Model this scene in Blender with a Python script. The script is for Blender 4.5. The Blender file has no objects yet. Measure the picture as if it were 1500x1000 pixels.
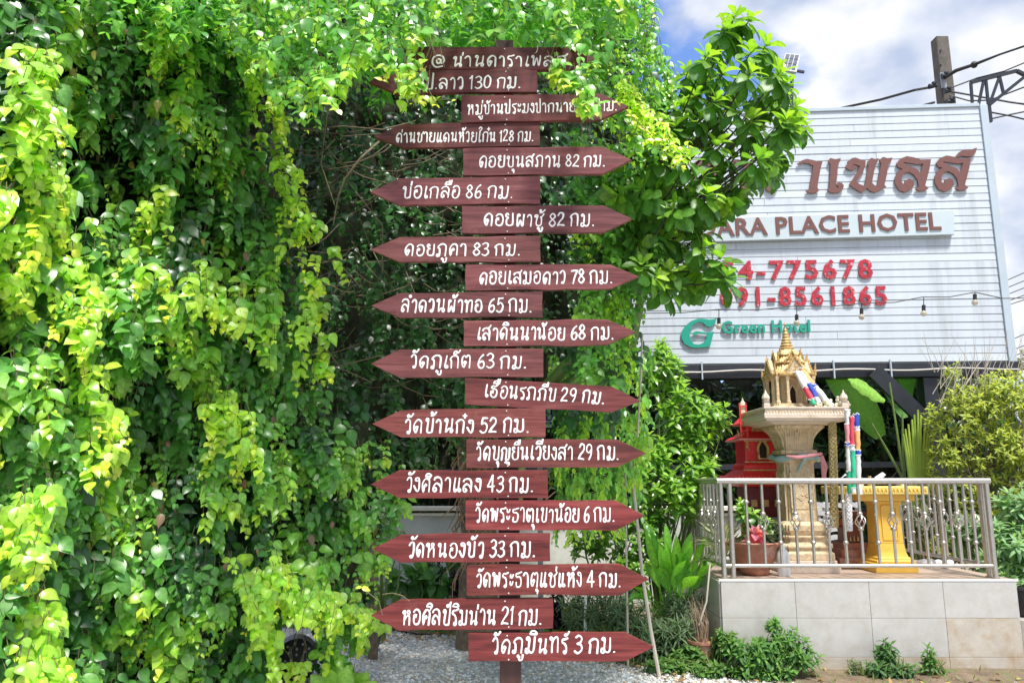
import bpy, bmesh, math, random
import numpy as np
from mathutils import Vector, Matrix, noise
from mathutils.geometry import tessellate_polygon

random.seed(11); RNG = np.random.default_rng(11)
S = bpy.context.scene
C = S.collection
PI = math.pi

# ------------------------------------------------------------------ camera
FPX, EYE, PITCH = 1127.0, 1.5, math.radians(10.2)
cam_d = bpy.data.cameras.new('camera'); cam = bpy.data.objects.new('camera', cam_d); C.objects.link(cam)
cam_d.sensor_width = 36; cam_d.lens = 36 * FPX / 1500
cam_d.clip_start = 0.05; cam_d.clip_end = 2000
cam.location = (0, 0, EYE); cam.rotation_euler = (PI/2 + PITCH, 0, 0)
S.camera = cam

# ------------------------------------------------------------------ world and sun
SUN_DIR = Vector((-0.20, 0.38, -0.90)).normalized()        # the way the light travels
SKY_STRENGTH, SUN_STRENGTH, EXPOSURE = 0.15, 2.7, 1.3
world = bpy.data.worlds.new('World'); S.world = world; world.use_nodes = True
wn, wl = world.node_tree.nodes, world.node_tree.links
wn.clear()
w_out = wn.new('ShaderNodeOutputWorld')
sky = wn.new('ShaderNodeTexSky'); sky.sky_type = 'NISHITA'; sky.sun_disc = False
sky.sun_elevation = math.asin(-SUN_DIR.z); sky.sun_rotation = math.atan2(-SUN_DIR.x, -SUN_DIR.y)
sky.air_density = 1.0; sky.dust_density = 0.3; sky.ozone_density = 1.6
bg = wn.new('ShaderNodeBackground'); bg.inputs['Strength'].default_value = SKY_STRENGTH
tc = wn.new('ShaderNodeTexCoord')
mp = wn.new('ShaderNodeMapping'); mp.inputs['Location'].default_value = (2.35, 1.23, 2.72); mp.inputs['Rotation'].default_value = (0, 0, math.radians(5)); mp.inputs['Scale'].default_value = (1, 1, 1.7)
nz = wn.new('ShaderNodeTexNoise'); nz.inputs['Scale'].default_value = 2.3; nz.inputs['Detail'].default_value = 8; nz.inputs['Roughness'].default_value = 0.5
cr = wn.new('ShaderNodeValToRGB'); cr.color_ramp.elements[0].position = 0.455; cr.color_ramp.elements[1].position = 0.505
cr.color_ramp.elements[0].color = (0, 0, 0, 1)
nz2 = wn.new('ShaderNodeTexNoise'); nz2.inputs['Scale'].default_value = 4.2; nz2.inputs['Detail'].default_value = 7
cr2 = wn.new('ShaderNodeValToRGB'); cr2.color_ramp.elements[0].position = 0.38; cr2.color_ramp.elements[1].position = 0.55
cr2.color_ramp.elements[0].color = (1.5, 1.75, 2.3, 1); cr2.color_ramp.elements[1].color = (3.2, 3.2, 3.25, 1)
mixc = wn.new('ShaderNodeMixRGB')
tint = wn.new('ShaderNodeMixRGB'); tint.blend_type = 'MULTIPLY'; tint.inputs[0].default_value = 1; tint.inputs[2].default_value = (0.52, 0.58, 0.74, 1)
wl.new(tc.outputs['Generated'], mp.inputs[0]); wl.new(mp.outputs[0], nz.inputs[0]); wl.new(mp.outputs[0], nz2.inputs[0])
wl.new(nz.outputs[0], cr.inputs[0]); wl.new(nz2.outputs[0], cr2.inputs[0])
wl.new(sky.outputs[0], tint.inputs[1])
wl.new(cr.outputs[0], mixc.inputs[0]); wl.new(tint.outputs[0], mixc.inputs[1]); wl.new(cr2.outputs[0], mixc.inputs[2])
wl.new(mixc.outputs[0], bg.inputs[0]); wl.new(bg.outputs[0], w_out.inputs[0])
sd = bpy.data.lights.new('sun', 'SUN'); sd.energy = SUN_STRENGTH; sd.angle = math.radians(9.0); sd.color = (1, 0.965, 0.90)
sun = bpy.data.objects.new('sun', sd); C.objects.link(sun)
sun.rotation_euler = SUN_DIR.to_track_quat('-Z', 'Y').to_euler(); sun.location = (3, -6, 12)
S.view_settings.view_transform = 'Standard'; S.view_settings.look = 'None'
S.view_settings.exposure = EXPOSURE; S.view_settings.gamma = 1; S.view_settings.use_curve_mapping = False
S.cycles.max_bounces = 10; S.cycles.diffuse_bounces = 6; S.cycles.transmission_bounces = 8; S.cycles.transparent_max_bounces = 6

# ------------------------------------------------------------------ measuring helpers
SP, CP = math.sin(PITCH), math.cos(PITCH)
def ray(px, py):
    x = (px - 750) / FPX; y = (500 - py) / FPX
    return Vector((x, CP - y*SP, SP + y*CP))
def P(px, py, Y):
    d = ray(px, py); k = Y / d.y
    return Vector((d.x*k, Y, EYE + d.z*k))
def to_px(p):
    x, y, z = p[0], p[1], p[2] - EYE
    dep = y*CP + z*SP; up = z*CP - y*SP
    return 750 + FPX*x/dep, 500 - FPX*up/dep
def ZA(py, Y): return P(750, py, Y).z
def XA(px, py, Y): return P(px, py, Y).x
def ipoly(poly, x, y):
    c = False; n = len(poly); j = n - 1
    for i in range(n):
        xi, yi = poly[i]; xj, yj = poly[j]
        if (yi > y) != (yj > y) and x < (xj - xi)*(y - yi)/(yj - yi) + xi: c = not c
        j = i
    return c
def U(a, b): return random.uniform(a, b)
def nrm(v): return v / (np.linalg.norm(v) + 1e-9)

# ------------------------------------------------------------------ materials
def srgb(r, g, b):
    f = lambda c: (c/255/12.92) if c <= 10 else ((c/255 + 0.055)/1.055)**2.4
    return (f(r), f(g), f(b))
def mat(name, col, rough=0.6, var=0.0, scale=8, bump=0.0, bscale=40, metal=0.0, dirt=None, stretch=(1, 1, 1), spec=0.5, alpha=None, trans=0):
    m = bpy.data.materials.new(name); m.use_nodes = True
    n, l = m.node_tree.nodes, m.node_tree.links
    b = n['Principled BSDF']
    b.inputs['Base Color'].default_value = (*col, 1); b.inputs['Roughness'].default_value = rough
    b.inputs['Metallic'].default_value = metal; b.inputs['Specular IOR Level'].default_value = spec
    if trans: b.inputs['Transmission Weight'].default_value = trans
    g = n.new('ShaderNodeTexCoord'); mpn = n.new('ShaderNodeMapping'); mpn.inputs['Scale'].default_value = stretch
    l.new(g.outputs['Object'], mpn.inputs[0])
    last = None
    if var:
        t = n.new('ShaderNodeTexNoise'); t.inputs['Scale'].default_value = scale; t.inputs['Detail'].default_value = 6; t.inputs['Roughness'].default_value = 0.65
        l.new(mpn.outputs[0], t.inputs[0])
        r = n.new('ShaderNodeMapRange'); r.inputs[1].default_value = 0.3; r.inputs[2].default_value = 0.7
        r.inputs[3].default_value = 1 - var; r.inputs[4].default_value = 1 + var
        l.new(t.outputs[0], r.inputs[0])
        x = n.new('ShaderNodeVectorMath'); x.operation = 'SCALE'; x.inputs[0].default_value = col
        l.new(r.outputs[0], x.inputs['Scale']); last = x.outputs[0]
    if dirt:
        dcol, dscale, dlo, dhi = dirt
        t2 = n.new('ShaderNodeTexNoise'); t2.inputs['Scale'].default_value = dscale; t2.inputs['Detail'].default_value = 8; t2.inputs['Roughness'].default_value = 0.7
        l.new(mpn.outputs[0], t2.inputs[0])
        r2 = n.new('ShaderNodeMapRange'); r2.inputs[1].default_value = dlo; r2.inputs[2].default_value = dhi
        l.new(t2.outputs[0], r2.inputs[0])
        mx = n.new('ShaderNodeMixRGB'); l.new(r2.outputs[0], mx.inputs[0]); mx.inputs[1].default_value = (*col, 1)
        if last: l.new(last, mx.inputs[1])
        mx.inputs[2].default_value = (*dcol, 1); last = mx.outputs[0]
    if last: l.new(last, b.inputs['Base Color'])
    if bump:
        t3 = n.new('ShaderNodeTexNoise'); t3.inputs['Scale'].default_value = bscale; t3.inputs['Detail'].default_value = 6
        l.new(mpn.outputs[0], t3.inputs[0])
        bp = n.new('ShaderNodeBump'); bp.inputs['Strength'].default_value = bump; bp.inputs['Distance'].default_value = 0.01
        l.new(t3.outputs[0], bp.inputs['Height']); l.new(bp.outputs[0], b.inputs['Normal'])
    return m
def leaf_mat(name, gloss=0.38, transl=0.35, spec=0.5):
    m = bpy.data.materials.new(name); m.use_nodes = True
    n, l = m.node_tree.nodes, m.node_tree.links
    b = n['Principled BSDF']; out = n['Material Output']
    a = n.new('ShaderNodeAttribute'); a.attribute_name = 'Col'
    oi = n.new('ShaderNodeObjectInfo')
    mu = n.new('ShaderNodeVectorMath'); mu.operation = 'MULTIPLY'
    l.new(a.outputs['Color'], mu.inputs[0]); l.new(oi.outputs['Color'], mu.inputs[1])
    ge = n.new('ShaderNodeNewGeometry')
    t = n.new('ShaderNodeTexNoise'); t.inputs['Scale'].default_value = 45; t.inputs['Detail'].default_value = 3
    l.new(ge.outputs['Position'], t.inputs[0])
    r = n.new('ShaderNodeMapRange'); r.inputs[1].default_value = 0.3; r.inputs[2].default_value = 0.7; r.inputs[3].default_value = 0.78; r.inputs[4].default_value = 1.22
    l.new(t.outputs[0], r.inputs[0])
    sc = n.new('ShaderNodeVectorMath'); sc.operation = 'SCALE'; l.new(mu.outputs[0], sc.inputs[0]); l.new(r.outputs[0], sc.inputs['Scale'])
    l.new(sc.outputs[0], b.inputs['Base Color'])
    b.inputs['Roughness'].default_value = gloss; b.inputs['Specular IOR Level'].default_value = spec
    tr = n.new('ShaderNodeBsdfTranslucent')
    t2 = n.new('ShaderNodeVectorMath'); t2.operation = 'MULTIPLY'; t2.inputs[1].default_value = (1.6, 1.75, 0.7)
    l.new(sc.outputs[0], t2.inputs[0]); l.new(t2.outputs[0], tr.inputs['Color'])
    mx = n.new('ShaderNodeMixShader'); mx.inputs[0].default_value = transl
    l.new(b.outputs[0], mx.inputs[1]); l.new(tr.outputs[0], mx.inputs[2]); l.new(mx.outputs[0], out.inputs[0])
    return m
def col_mat(name, rough=0.8, bump=0.0, bscale=60):
    m = bpy.data.materials.new(name); m.use_nodes = True
    n, l = m.node_tree.nodes, m.node_tree.links; b = n['Principled BSDF']
    a = n.new('ShaderNodeAttribute'); a.attribute_name = 'Col'; l.new(a.outputs['Color'], b.inputs['Base Color'])
    b.inputs['Roughness'].default_value = rough
    return m
M = dict(
    leaf=leaf_mat('leaf_glossy', 0.33, 0.36, 0.7), leaf_soft=leaf_mat('leaf_soft', 0.5, 0.34, 0.35), leaf_big=leaf_mat('leaf_waxy', 0.42, 0.38),
    stem=mat('vine_stem', (0.13, 0.11, 0.05), 0.8, 0.3, 30), green_stem=mat('green_stem', (0.12, 0.19, 0.04), 0.5, 0.25, 12),
    bark=mat('bark', (0.17, 0.13, 0.085), 0.9, 0.4, 20, 0.6, 50), litter=mat('blocker_dark', (0.03, 0.035, 0.014), 0.95, 0.6, 14, 0.9, 22),  # litter: near-black fill for the added sky-blocking cores
    text=mat('white_paint', (0.78, 0.76, 0.74), 0.55, 0.08, 60, dirt=((0.45, 0.30, 0.28), 55, 0.60, 0.75)), nail=mat('painted_nail', (0.6, 0.58, 0.52), 0.5),
    post=mat('dark_post', (0.055, 0.018, 0.013), 0.55, 0.35, 30, 0.2, 60, stretch=(1, 1, 0.1)),
    siding=mat('white_siding', (0.54, 0.59, 0.64), 0.42, 0.06, 2, dirt=((0.36, 0.38, 0.38), 1.3, 0.50, 0.80), stretch=(4, 1, .35)),
    siding_b=mat('white_siding_replaced', (0.57, 0.62, 0.66), 0.40, 0.04, 5, stretch=(0.3, 1, 1)),
    steel_frame=mat('white_trim', (0.45, 0.52, 0.58), 0.45, 0.05, 5), back=mat('dark_backing', (0.10, 0.11, 0.12), 0.8), board_back=mat('board_backing', (0.36, 0.40, 0.44), 0.8),
    letter_brown=mat('brown_letter', (0.17, 0.068, 0.055), 0.45, 0.1, 20), letter_red=mat('worn_red_letter', (0.42, 0.016, 0.035), 0.5, 0.3, 14, dirt=((0.75, 0.42, 0.44), 26, 0.56, 0.66)),
    letter_green=mat('green_letter', (0.012, 0.33, 0.23), 0.4, 0.08, 20), panel=mat('name_panel', (0.52, 0.60, 0.63), 0.4, 0.03, 6), letter_side=mat('letter_edge', (0.7, 0.5, 0.47), 0.6),
    black=mat('black_steel', (0.018, 0.021, 0.028), 0.42, 0.3, 9), cable=mat('black_cable', (0.02, 0.02, 0.022), 0.6), pipe=mat('grey_conduit', (0.42, 0.39, 0.36), 0.5, 0.1, 9),
    inox=mat('brushed_steel', (0.46, 0.43, 0.39), 0.36, 0.15, 30, metal=0.8),
    concrete=mat('concrete', (0.30, 0.285, 0.255), 0.9, 0.25, 8, 0.5, 60), conc_pole=mat('pole_concrete', (0.12, 0.105, 0.09), 0.9, 0.35, 6, 0.5, 40),
    tile_w=mat('marbled_tile', (0.46, 0.445, 0.42), 0.33, 0.07, 5, dirt=((0.40, 0.37, 0.33), 9, 0.45, 0.7)), tile_top=mat('beige_floor_tile', (0.43, 0.33, 0.26), 0.45, 0.12, 6, stretch=(0.6, 6, 1)),
    tile_low=mat('marbled_tile_splashed', (0.46, 0.42, 0.36), 0.45, 0.1, 5, dirt=((0.36, 0.26, 0.16), 6, 0.42, 0.68)), grout=mat('grout', (0.56, 0.52, 0.46), 0.9, 0.1, 30),
    gold=mat('gold_paint', (0.58, 0.38, 0.14), 0.45, 0.25, 22, 0.5, 70, metal=0.2, dirt=((0.20, 0.12, 0.05), 26, 0.48, 0.66)),
    sand=mat('sand_gold_plaster', (0.58, 0.45, 0.28), 0.68, 0.18, 14, 0.5, 60, dirt=((0.30, 0.20, 0.10), 16, 0.50, 0.72)),
    pale=mat('pale_peach_plaster', (0.62, 0.51, 0.41), 0.66, 0.1, 14, 0.4, 60, dirt=((0.36, 0.27, 0.18), 14, 0.50, 0.75)),
    dark=mat('dark_interior', (0.03, 0.015, 0.01), 0.9), red=mat('red_gloss_paint', (0.72, 0.03, 0.03), 0.42, 0.2, 14, 0.2, 60), redd=mat('dark_red_paint', (0.14, 0.012, 0.012), 0.5, 0.2, 14),
    yellow=mat('yellow_paint', (0.72, 0.43, 0.06), 0.45, 0.07, 9, dirt=((0.45, 0.24, 0.05), 12, 0.62, 0.85)), yellow_l=mat('light_yellow_paint', (0.72, 0.55, 0.14), 0.5, 0.08, 14),
    brownred=mat('brown_red_paint', (0.20, 0.06, 0.03), 0.5, 0.2, 14), bonsai=mat('terracotta_worn', (0.36, 0.145, 0.09), 0.7, 0.25, 12, 0.3, 40, dirt=((0.55, 0.42, 0.33), 8, 0.52, 0.75)),
    soilp=mat('potting_soil', (0.045, 0.03, 0.02), 1, 0.4, 50, 0.8, 60), blackp=mat('black_plastic', (0.018, 0.018, 0.02), 0.4, 0.2, 20),
    bottle=mat('frosted_plastic', (0.78, 0.81, 0.84), 0.3, 0.03, 10, trans=0.35), white=mat('white_plastic', (0.8, 0.79, 0.76), 0.4), grey=mat('grey_metal', (0.30, 0.32, 0.34), 0.4, 0.1, 10),
    solar=mat('solar_cells', (0.05, 0.065, 0.10), 0.2, 0.1, 40), blue=mat('blue_sign', (0.018, 0.024, 0.38), 0.4, 0.05, 8), bulb=mat('clear_bulb_glass', (0.75, 0.66, 0.5), 0.1, trans=0.6),
    bamboo=mat('dry_cane', (0.50, 0.44, 0.36), 0.7, 0.2, 8, stretch=(3, 3, 0.5)), wall=mat('low_wall_plaster', (0.62, 0.63, 0.57), 0.85, 0.15, 3, 0.2, 30, dirt=((0.2, 0.21, 0.17), 3.2, 0.5, 0.8)),
    cream=mat('cream_rail', (0.78, 0.73, 0.58), 0.6, 0.12, 6), fence=mat('grey_white_concrete', (0.50, 0.51, 0.52), 0.8, 0.15, 10),
    col=col_mat('coloured_stones', 0.85), flower=leaf_mat('petals', 0.5, 0.4),
    ribbon_w=mat('white_cloth', (0.72, 0.70, 0.70), 0.7), ribbon_r=mat('red_cloth', (0.62, 0.05, 0.09), 0.7), ribbon_b=mat('blue_cloth', (0.02, 0.07, 0.42), 0.7), ribbon_g=mat('green_cloth', (0.03, 0.45, 0.24), 0.7),
    ribbon_o=mat('orange_cloth', (0.70, 0.38, 0.14), 0.7), ribbon_p=mat('pink_cloth', (0.72, 0.30, 0.32), 0.7), ribbon_t=mat('faded_teal_cloth', (0.28, 0.42, 0.42), 0.8), bead=mat('dried_flower_garland', (0.42, 0.33, 0.14), 0.8, 0.5, 60),
)
def sign_wood(i):
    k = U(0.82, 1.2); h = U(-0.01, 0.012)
    f = 1.0 if 4 <= i <= 11 else (.6 if i in (12, 13, 14) else .25 if i > 14 else .35)                       # middle boards pinker: sky glare painted into their colour
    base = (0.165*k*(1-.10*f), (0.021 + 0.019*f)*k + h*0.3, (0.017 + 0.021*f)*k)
    if i < 4: base = tuple(c_*.62 for c_ in base)  # top boards darkened, shade under the vine painted in
    m = bpy.data.materials.new('stained_board'); m.use_nodes = True
    n, l = m.node_tree.nodes, m.node_tree.links; b = n['Principled BSDF']
    g = n.new('ShaderNodeTexCoord'); mpn = n.new('ShaderNodeMapping'); mpn.inputs['Scale'].default_value = (1.3, 6, 17); mpn.inputs['Location'].default_value = (U(0, 9), 0, U(0, 9))
    l.new(g.outputs['Object'], mpn.inputs[0])
    t = n.new('ShaderNodeTexNoise'); t.inputs['Scale'].default_value = 2.6; t.inputs['Detail'].default_value = 7; t.inputs['Roughness'].default_value = 0.66; t.inputs['Distortion'].default_value = 0.6
    l.new(mpn.outputs[0], t.inputs[0])
    r = n.new('ShaderNodeValToRGB')
    r.color_ramp.elements[0].position = 0.30; r.color_ramp.elements[1].position = 0.72
    r.color_ramp.elements[0].color = (base[0]*0.36, base[1]*0.3, base[2]*0.3, 1); r.color_ramp.elements[1].color = (base[0]*1.5, base[1]*2.0, base[2]*2.0, 1)
    e = r.color_ramp.elements.new(0.52); e.color = (*base, 1)
    l.new(t.outputs[0], r.inputs[0])
    t2 = n.new('ShaderNodeTexNoise'); t2.inputs['Scale'].default_value = 7; t2.inputs['Detail'].default_value = 10; t2.inputs['Roughness'].default_value = 0.75
    l.new(g.outputs['Object'], t2.inputs[0])
    r2 = n.new('ShaderNodeMapRange'); r2.inputs[1].default_value = 0.55; r2.inputs[2].default_value = 0.8; r2.inputs[4].default_value = 0.75
    l.new(t2.outputs[0], r2.inputs[0])
    mx = n.new('ShaderNodeMixRGB'); l.new(r2.outputs[0], mx.inputs[0]); l.new(r.outputs[0], mx.inputs[1]); mx.inputs[2].default_value = (0.27, 0.10, 0.08, 1)
    l.new(mx.outputs[0], b.inputs['Base Color'])
    b.inputs['Roughness'].default_value = 0.5; b.inputs['Specular IOR Level'].default_value = 0.4
    bp = n.new('ShaderNodeBump'); bp.inputs['Strength'].default_value = 0.35; bp.inputs['Distance'].default_value = 0.004
    l.new(t.outputs[0], bp.inputs['Height']); l.new(bp.outputs[0], b.inputs['Normal'])
    return m

# ------------------------------------------------------------------ mesh helpers
class MB:
    def __init__(s): s.v = []; s.f = []
    def add(s, vs, fs):
        o = len(s.v); s.v += [tuple(v) for v in vs]; s.f += [tuple(i + o for i in f) for f in fs]; return s
    def box(s, c, d, rot=None):
        hx, hy, hz = d[0]/2, d[1]/2, d[2]/2
        vs = [Vector((x*hx, y*hy, z*hz)) for x in (-1, 1) for y in (-1, 1) for z in (-1, 1)]
        if rot is not None: vs = [rot @ v for v in vs]
        vs = [v + Vector(c) for v in vs]
        return s.add(vs, [(0, 1, 3, 2), (4, 6, 7, 5), (0, 4, 5, 1), (2, 3, 7, 6), (0, 2, 6, 4), (1, 5, 7, 3)])
    def hexa(s, q):      # eight corners: four below, four above
        return s.add(q, [(3, 2, 1, 0), (4, 5, 6, 7), (0, 1, 5, 4), (1, 2, 6, 5), (2, 3, 7, 6), (3, 0, 4, 7)])
    def bar(s, a, b, w, h=None, up=Vector((0, 0, 1))):
        a, b = Vector(a), Vector(b); h = h or w; d = (b - a).normalized()
        if abs(d.dot(up)) > 0.95: up = Vector((0, 1, 0))
        x = d.cross(up).normalized(); y = x.cross(d)
        q = [p + x*sx*w/2 + y*sy*h/2 for p in (a, b) for sx, sy in ((-1, -1), (1, -1), (1, 1), (-1, 1))]
        return s.hexa(q)
    def tube(s, pts, r, n=8, caps=True):
        pts = [Vector(p) for p in pts]; m = len(pts)
        rs = r if isinstance(r, (list, tuple)) else [r]*m
        o = len(s.v); t0 = (pts[1] - pts[0]).normalized()
        ref = Vector((0, 0, 1)) if abs(t0.z) < 0.9 else Vector((1, 0, 0))
        x = t0.cross(ref).normalized()
        for i, p in enumerate(pts):
            t = (pts[min(i+1, m-1)] - pts[max(i-1, 0)]).normalized()
            x = (x - t*x.dot(t)); x = x.normalized() if x.length > 1e-6 else t.orthogonal().normalized()
            y = t.cross(x)
            for k in range(n):
                a = 2*PI*k/n; s.v.append(tuple(p + (x*math.cos(a) + y*math.sin(a))*rs[i]))
        for i in range(m-1):
            for k in range(n):
                k2 = (k+1) % n; s.f.append((o+i*n+k, o+i*n+k2, o+(i+1)*n+k2, o+(i+1)*n+k))
        if caps:
            s.f.append(tuple(o+k for k in range(n))[::-1]); s.f.append(tuple(o+(m-1)*n+k for k in range(n)))
        return s
    def lathe(s, prof, c=(0, 0, 0), n=16, wob=0, nw=9):
        o = len(s.v); c = Vector(c)
        for i, (r, z) in enumerate(prof):
            for k in range(n):
                a = 2*PI*k/n; rr = r*(1 + wob*math.sin(a*nw)*(i/len(prof))**3)
                s.v.append((c.x + rr*math.cos(a), c.y + rr*math.sin(a), c.z + z))
        m = len(prof)
        for i in range(m-1):
            for k in range(n):
                k2 = (k+1) % n; s.f.append((o+i*n+k, o+i*n+k2, o+(i+1)*n+k2, o+(i+1)*n+k))
        s.f.append(tuple(o+k for k in range(n))[::-1]); s.f.append(tuple(o+(m-1)*n+k for k in range(n)))
        return s
    def square(s, prof, c=(0, 0, 0), notch=0.0, sx=1, sy=1, shift=None):
        """stacked square sections (half width, height), corners stepped in by notch (share of the half width)"""
        o = len(s.v); c = Vector(c)
        for (r, z) in prof:
            if notch:
                q = r*(1-notch); q2 = r*(1-notch*0.5)
                sec = [(r, -q), (r, q), (q2, q), (q2, q2), (q, q2), (q, r)]
                pts = []
                for k in range(4):
                    a = k*PI/2; ca, sa = round(math.cos(a)), round(math.sin(a))
                    for (x, y) in sec[1:]: pts.append((x*ca - y*sa, x*sa + y*ca))
            else: pts = [(r, -r), (r, r), (-r, r), (-r, -r)]
            for (x, y) in pts: s.v.append((c.x + x*sx, c.y + y*sy, c.z + z))
        n = len(pts); m = len(prof)
        for i in range(m-1):
            for k in range(n):
                k2 = (k+1) % n; s.f.append((o+i*n+k, o+i*n+k2, o+(i+1)*n+k2, o+(i+1)*n+k))
        s.f.append(tuple(o+k for k in range(n))[::-1]); s.f.append(tuple(o+(m-1)*n+k for k in range(n)))
        return s
    def ball(s, c, r, n=8, m=5, sz=1):
        prof = [(max(1e-4, r*math.sin(PI*i/m)), -r*sz*math.cos(PI*i/m)) for i in range(m+1)]
        return s.lathe(prof, c, n)
    def prism(s, poly, fr, d0, d1, holes=()):
        """2D outline poly in frame fr(u, v, depth)->point, from depth d0 (front) to d1 (back)"""
        loops = [list(poly)] + [list(h) for h in holes]
        tris = tessellate_polygon([[Vector((p[0], p[1], 0)) for p in lp] for lp in loops])
        flat = [p for lp in loops for p in lp]; n = len(flat)
        vs = [fr(p[0], p[1], d0) for p in flat] + [fr(p[0], p[1], d1) for p in flat]
        fs = [tuple(t) for t in tris] + [tuple(i+n for i in t[::-1]) for t in tris]
        o = 0
        for lp in loops:
            k = len(lp)
            for i in range(k): j = (i+1) % k; fs.append((o+i, o+j, n+o+j, n+o+i))
            o += k
        return s.add(vs, fs)
def link(o, parent=None, name=None):
    C.objects.link(o)
    if parent is not None:
        o.parent = parent; 
        o.matrix_parent_inverse = Matrix.Translation(parent.location).inverted() if parent.get('world_kids', 0) else Matrix()
    return o
def obj(name, mb, m, parent=None, smooth=False, bevel=0, label=None, kind=None, ang=40):
    me = bpy.data.meshes.new(name); me.from_pydata(mb.v, [], mb.f)
    bm = bmesh.new(); bm.from_mesh(me)
    bmesh.ops.recalc_face_normals(bm, faces=bm.faces)
    if bevel:
        es = [e for e in bm.edges if len(e.link_faces) == 2 and e.calc_face_angle(0) > 0.5]
        bmesh.ops.bevel(bm, geom=es, offset=bevel, segments=1, affect='EDGES', clamp_overlap=True)
    bm.to_mesh(me); bm.free()
    me.materials.append(m)
    if smooth: me.shade_smooth()
    if smooth and ang: me.set_sharp_from_angle(angle=math.radians(ang))
    o = bpy.data.objects.new(name, me)
    if label: o['label'] = label
    if kind: o['kind'] = kind
    link(o, parent); return o
def tag(o, label, cat, group=None):
    o['label'] = label; o['category'] = cat
    if group: o['group'] = group
    return o
def thing(name, label, cat, loc=(0, 0, 0), group=None, world=True):
    """an Empty at the base of a thing; its parts are modelled in place when world is True"""
    o = bpy.data.objects.new(name, None); o.empty_display_size = 0.1; C.objects.link(o); o.location = loc
    o['world_kids'] = 1 if world else 0
    return tag(o, label, cat, group)
def finish_things():
    for o in bpy.data.objects:
        if 'world_kids' in o: del o['world_kids']
def single(name, mb, m, label, cat, group=None, **k):
    return tag(obj(name, mb, m, None, **k), label, cat, group)
def struct(name, mb, m, **k):
    o = obj(name, mb, m, None, **k); o['kind'] = 'structure'; return o

# ------------------------------------------------------------------ leaves
def leaf_shape(kind='ovate', fine=True):
    """verts (x across, y along, z normal) of unit length, faces, shade per vertex"""
    st = {'ovate': [(.05, .13), (.17, .28), (.33, .355), (.50, .355), (.67, .27), (.82, .155), (.92, .06)],
          'heart': [(.03, .13), (.12, .27), (.26, .37), (.42, .385), (.58, .33), (.73, .22), (.85, .11), (.93, .045)],
          'obovate': [(.12, .07), (.30, .15), (.48, .225), (.64, .265), (.78, .25), (.89, .17), (.96, .08)],
          'lance': [(.10, .09), (.30, .15), (.52, .17), (.74, .12), (.90, .05)],
          'blade': [(.10, .045), (.30, .06), (.52, .06), (.74, .045), (.90, .02)]}[kind]
    if not fine: st = [st[len(st)//4], st[len(st)//2], st[-2]] if len(st) > 5 else [st[1], st[3]]
    V = [(0, 0, 0)]; Sh = [1.15]
    for (y, w) in st:
        z = -0.30*(y-0.15)**2
        V += [(-w, y, z + w*0.17), (0, y, z), (w, y, z + w*0.17)]; Sh += [0.95, 1.22, 0.95]
    V.append((0, 1, -0.30*0.75)); Sh.append(1.1)
    F = [(0, 2, 1), (0, 3, 2)]
    for i in range(len(st)-1):
        a = 1 + 3*i; b = a + 3
        F += [(a, a+1, b+1, b), (a+1, a+2, b+2, b+1)]
    a = 1 + 3*(len(st)-1); t = len(V) - 1
    F += [(a, a+1, t), (a+1, a+2, t)]
    return np.array(V, float), F, np.array(Sh)
SHAPES = {}
def shape(k, fine):
    if (k, fine) not in SHAPES: SHAPES[(k, fine)] = leaf_shape(k, fine)
    return SHAPES[(k, fine)]
LEAFMESH = {}
def leaf_mesh(kind, m):
    key = (kind, m.name)
    if key not in LEAFMESH:
        V, F, Sh = shape(kind, True)
        me = bpy.data.meshes.new('leaf'); me.from_pydata([tuple(v) for v in V], [], F)
        at = me.color_attributes.new('Col', 'FLOAT_COLOR', 'POINT')
        at.data.foreach_set('color', np.stack([Sh, Sh, Sh, np.ones_like(Sh)], 1).ravel())
        me.materials.append(m); me.shade_smooth(); LEAFMESH[key] = me
    return LEAFMESH[key]
def build_raw(name, verts, faces_idx, loop_tot, cols, m, parent, kind=None, smooth=True):
    me = bpy.data.meshes.new(name)
    me.vertices.add(len(verts)); me.vertices.foreach_set('co', verts.astype(np.float32).ravel())
    me.loops.add(len(faces_idx)); me.loops.foreach_set('vertex_index', faces_idx.astype(np.int32))
    me.polygons.add(len(loop_tot)); ls = np.concatenate([[0], np.cumsum(loop_tot)[:-1]])
    me.polygons.foreach_set('loop_start', ls.astype(np.int32)); me.polygons.foreach_set('loop_total', loop_tot.astype(np.int32))
    me.update(calc_edges=True); me.validate()
    at = me.color_attributes.new('Col', 'FLOAT_COLOR', 'POINT')
    at.data.foreach_set('color', np.concatenate([cols, np.ones((len(cols), 1))], 1).astype(np.float32).ravel())
    me.materials.append(m)
    if smooth: me.shade_smooth()
    o = bpy.data.objects.new(name, me)
    if kind: o['kind'] = kind
    link(o, parent); return o
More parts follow.
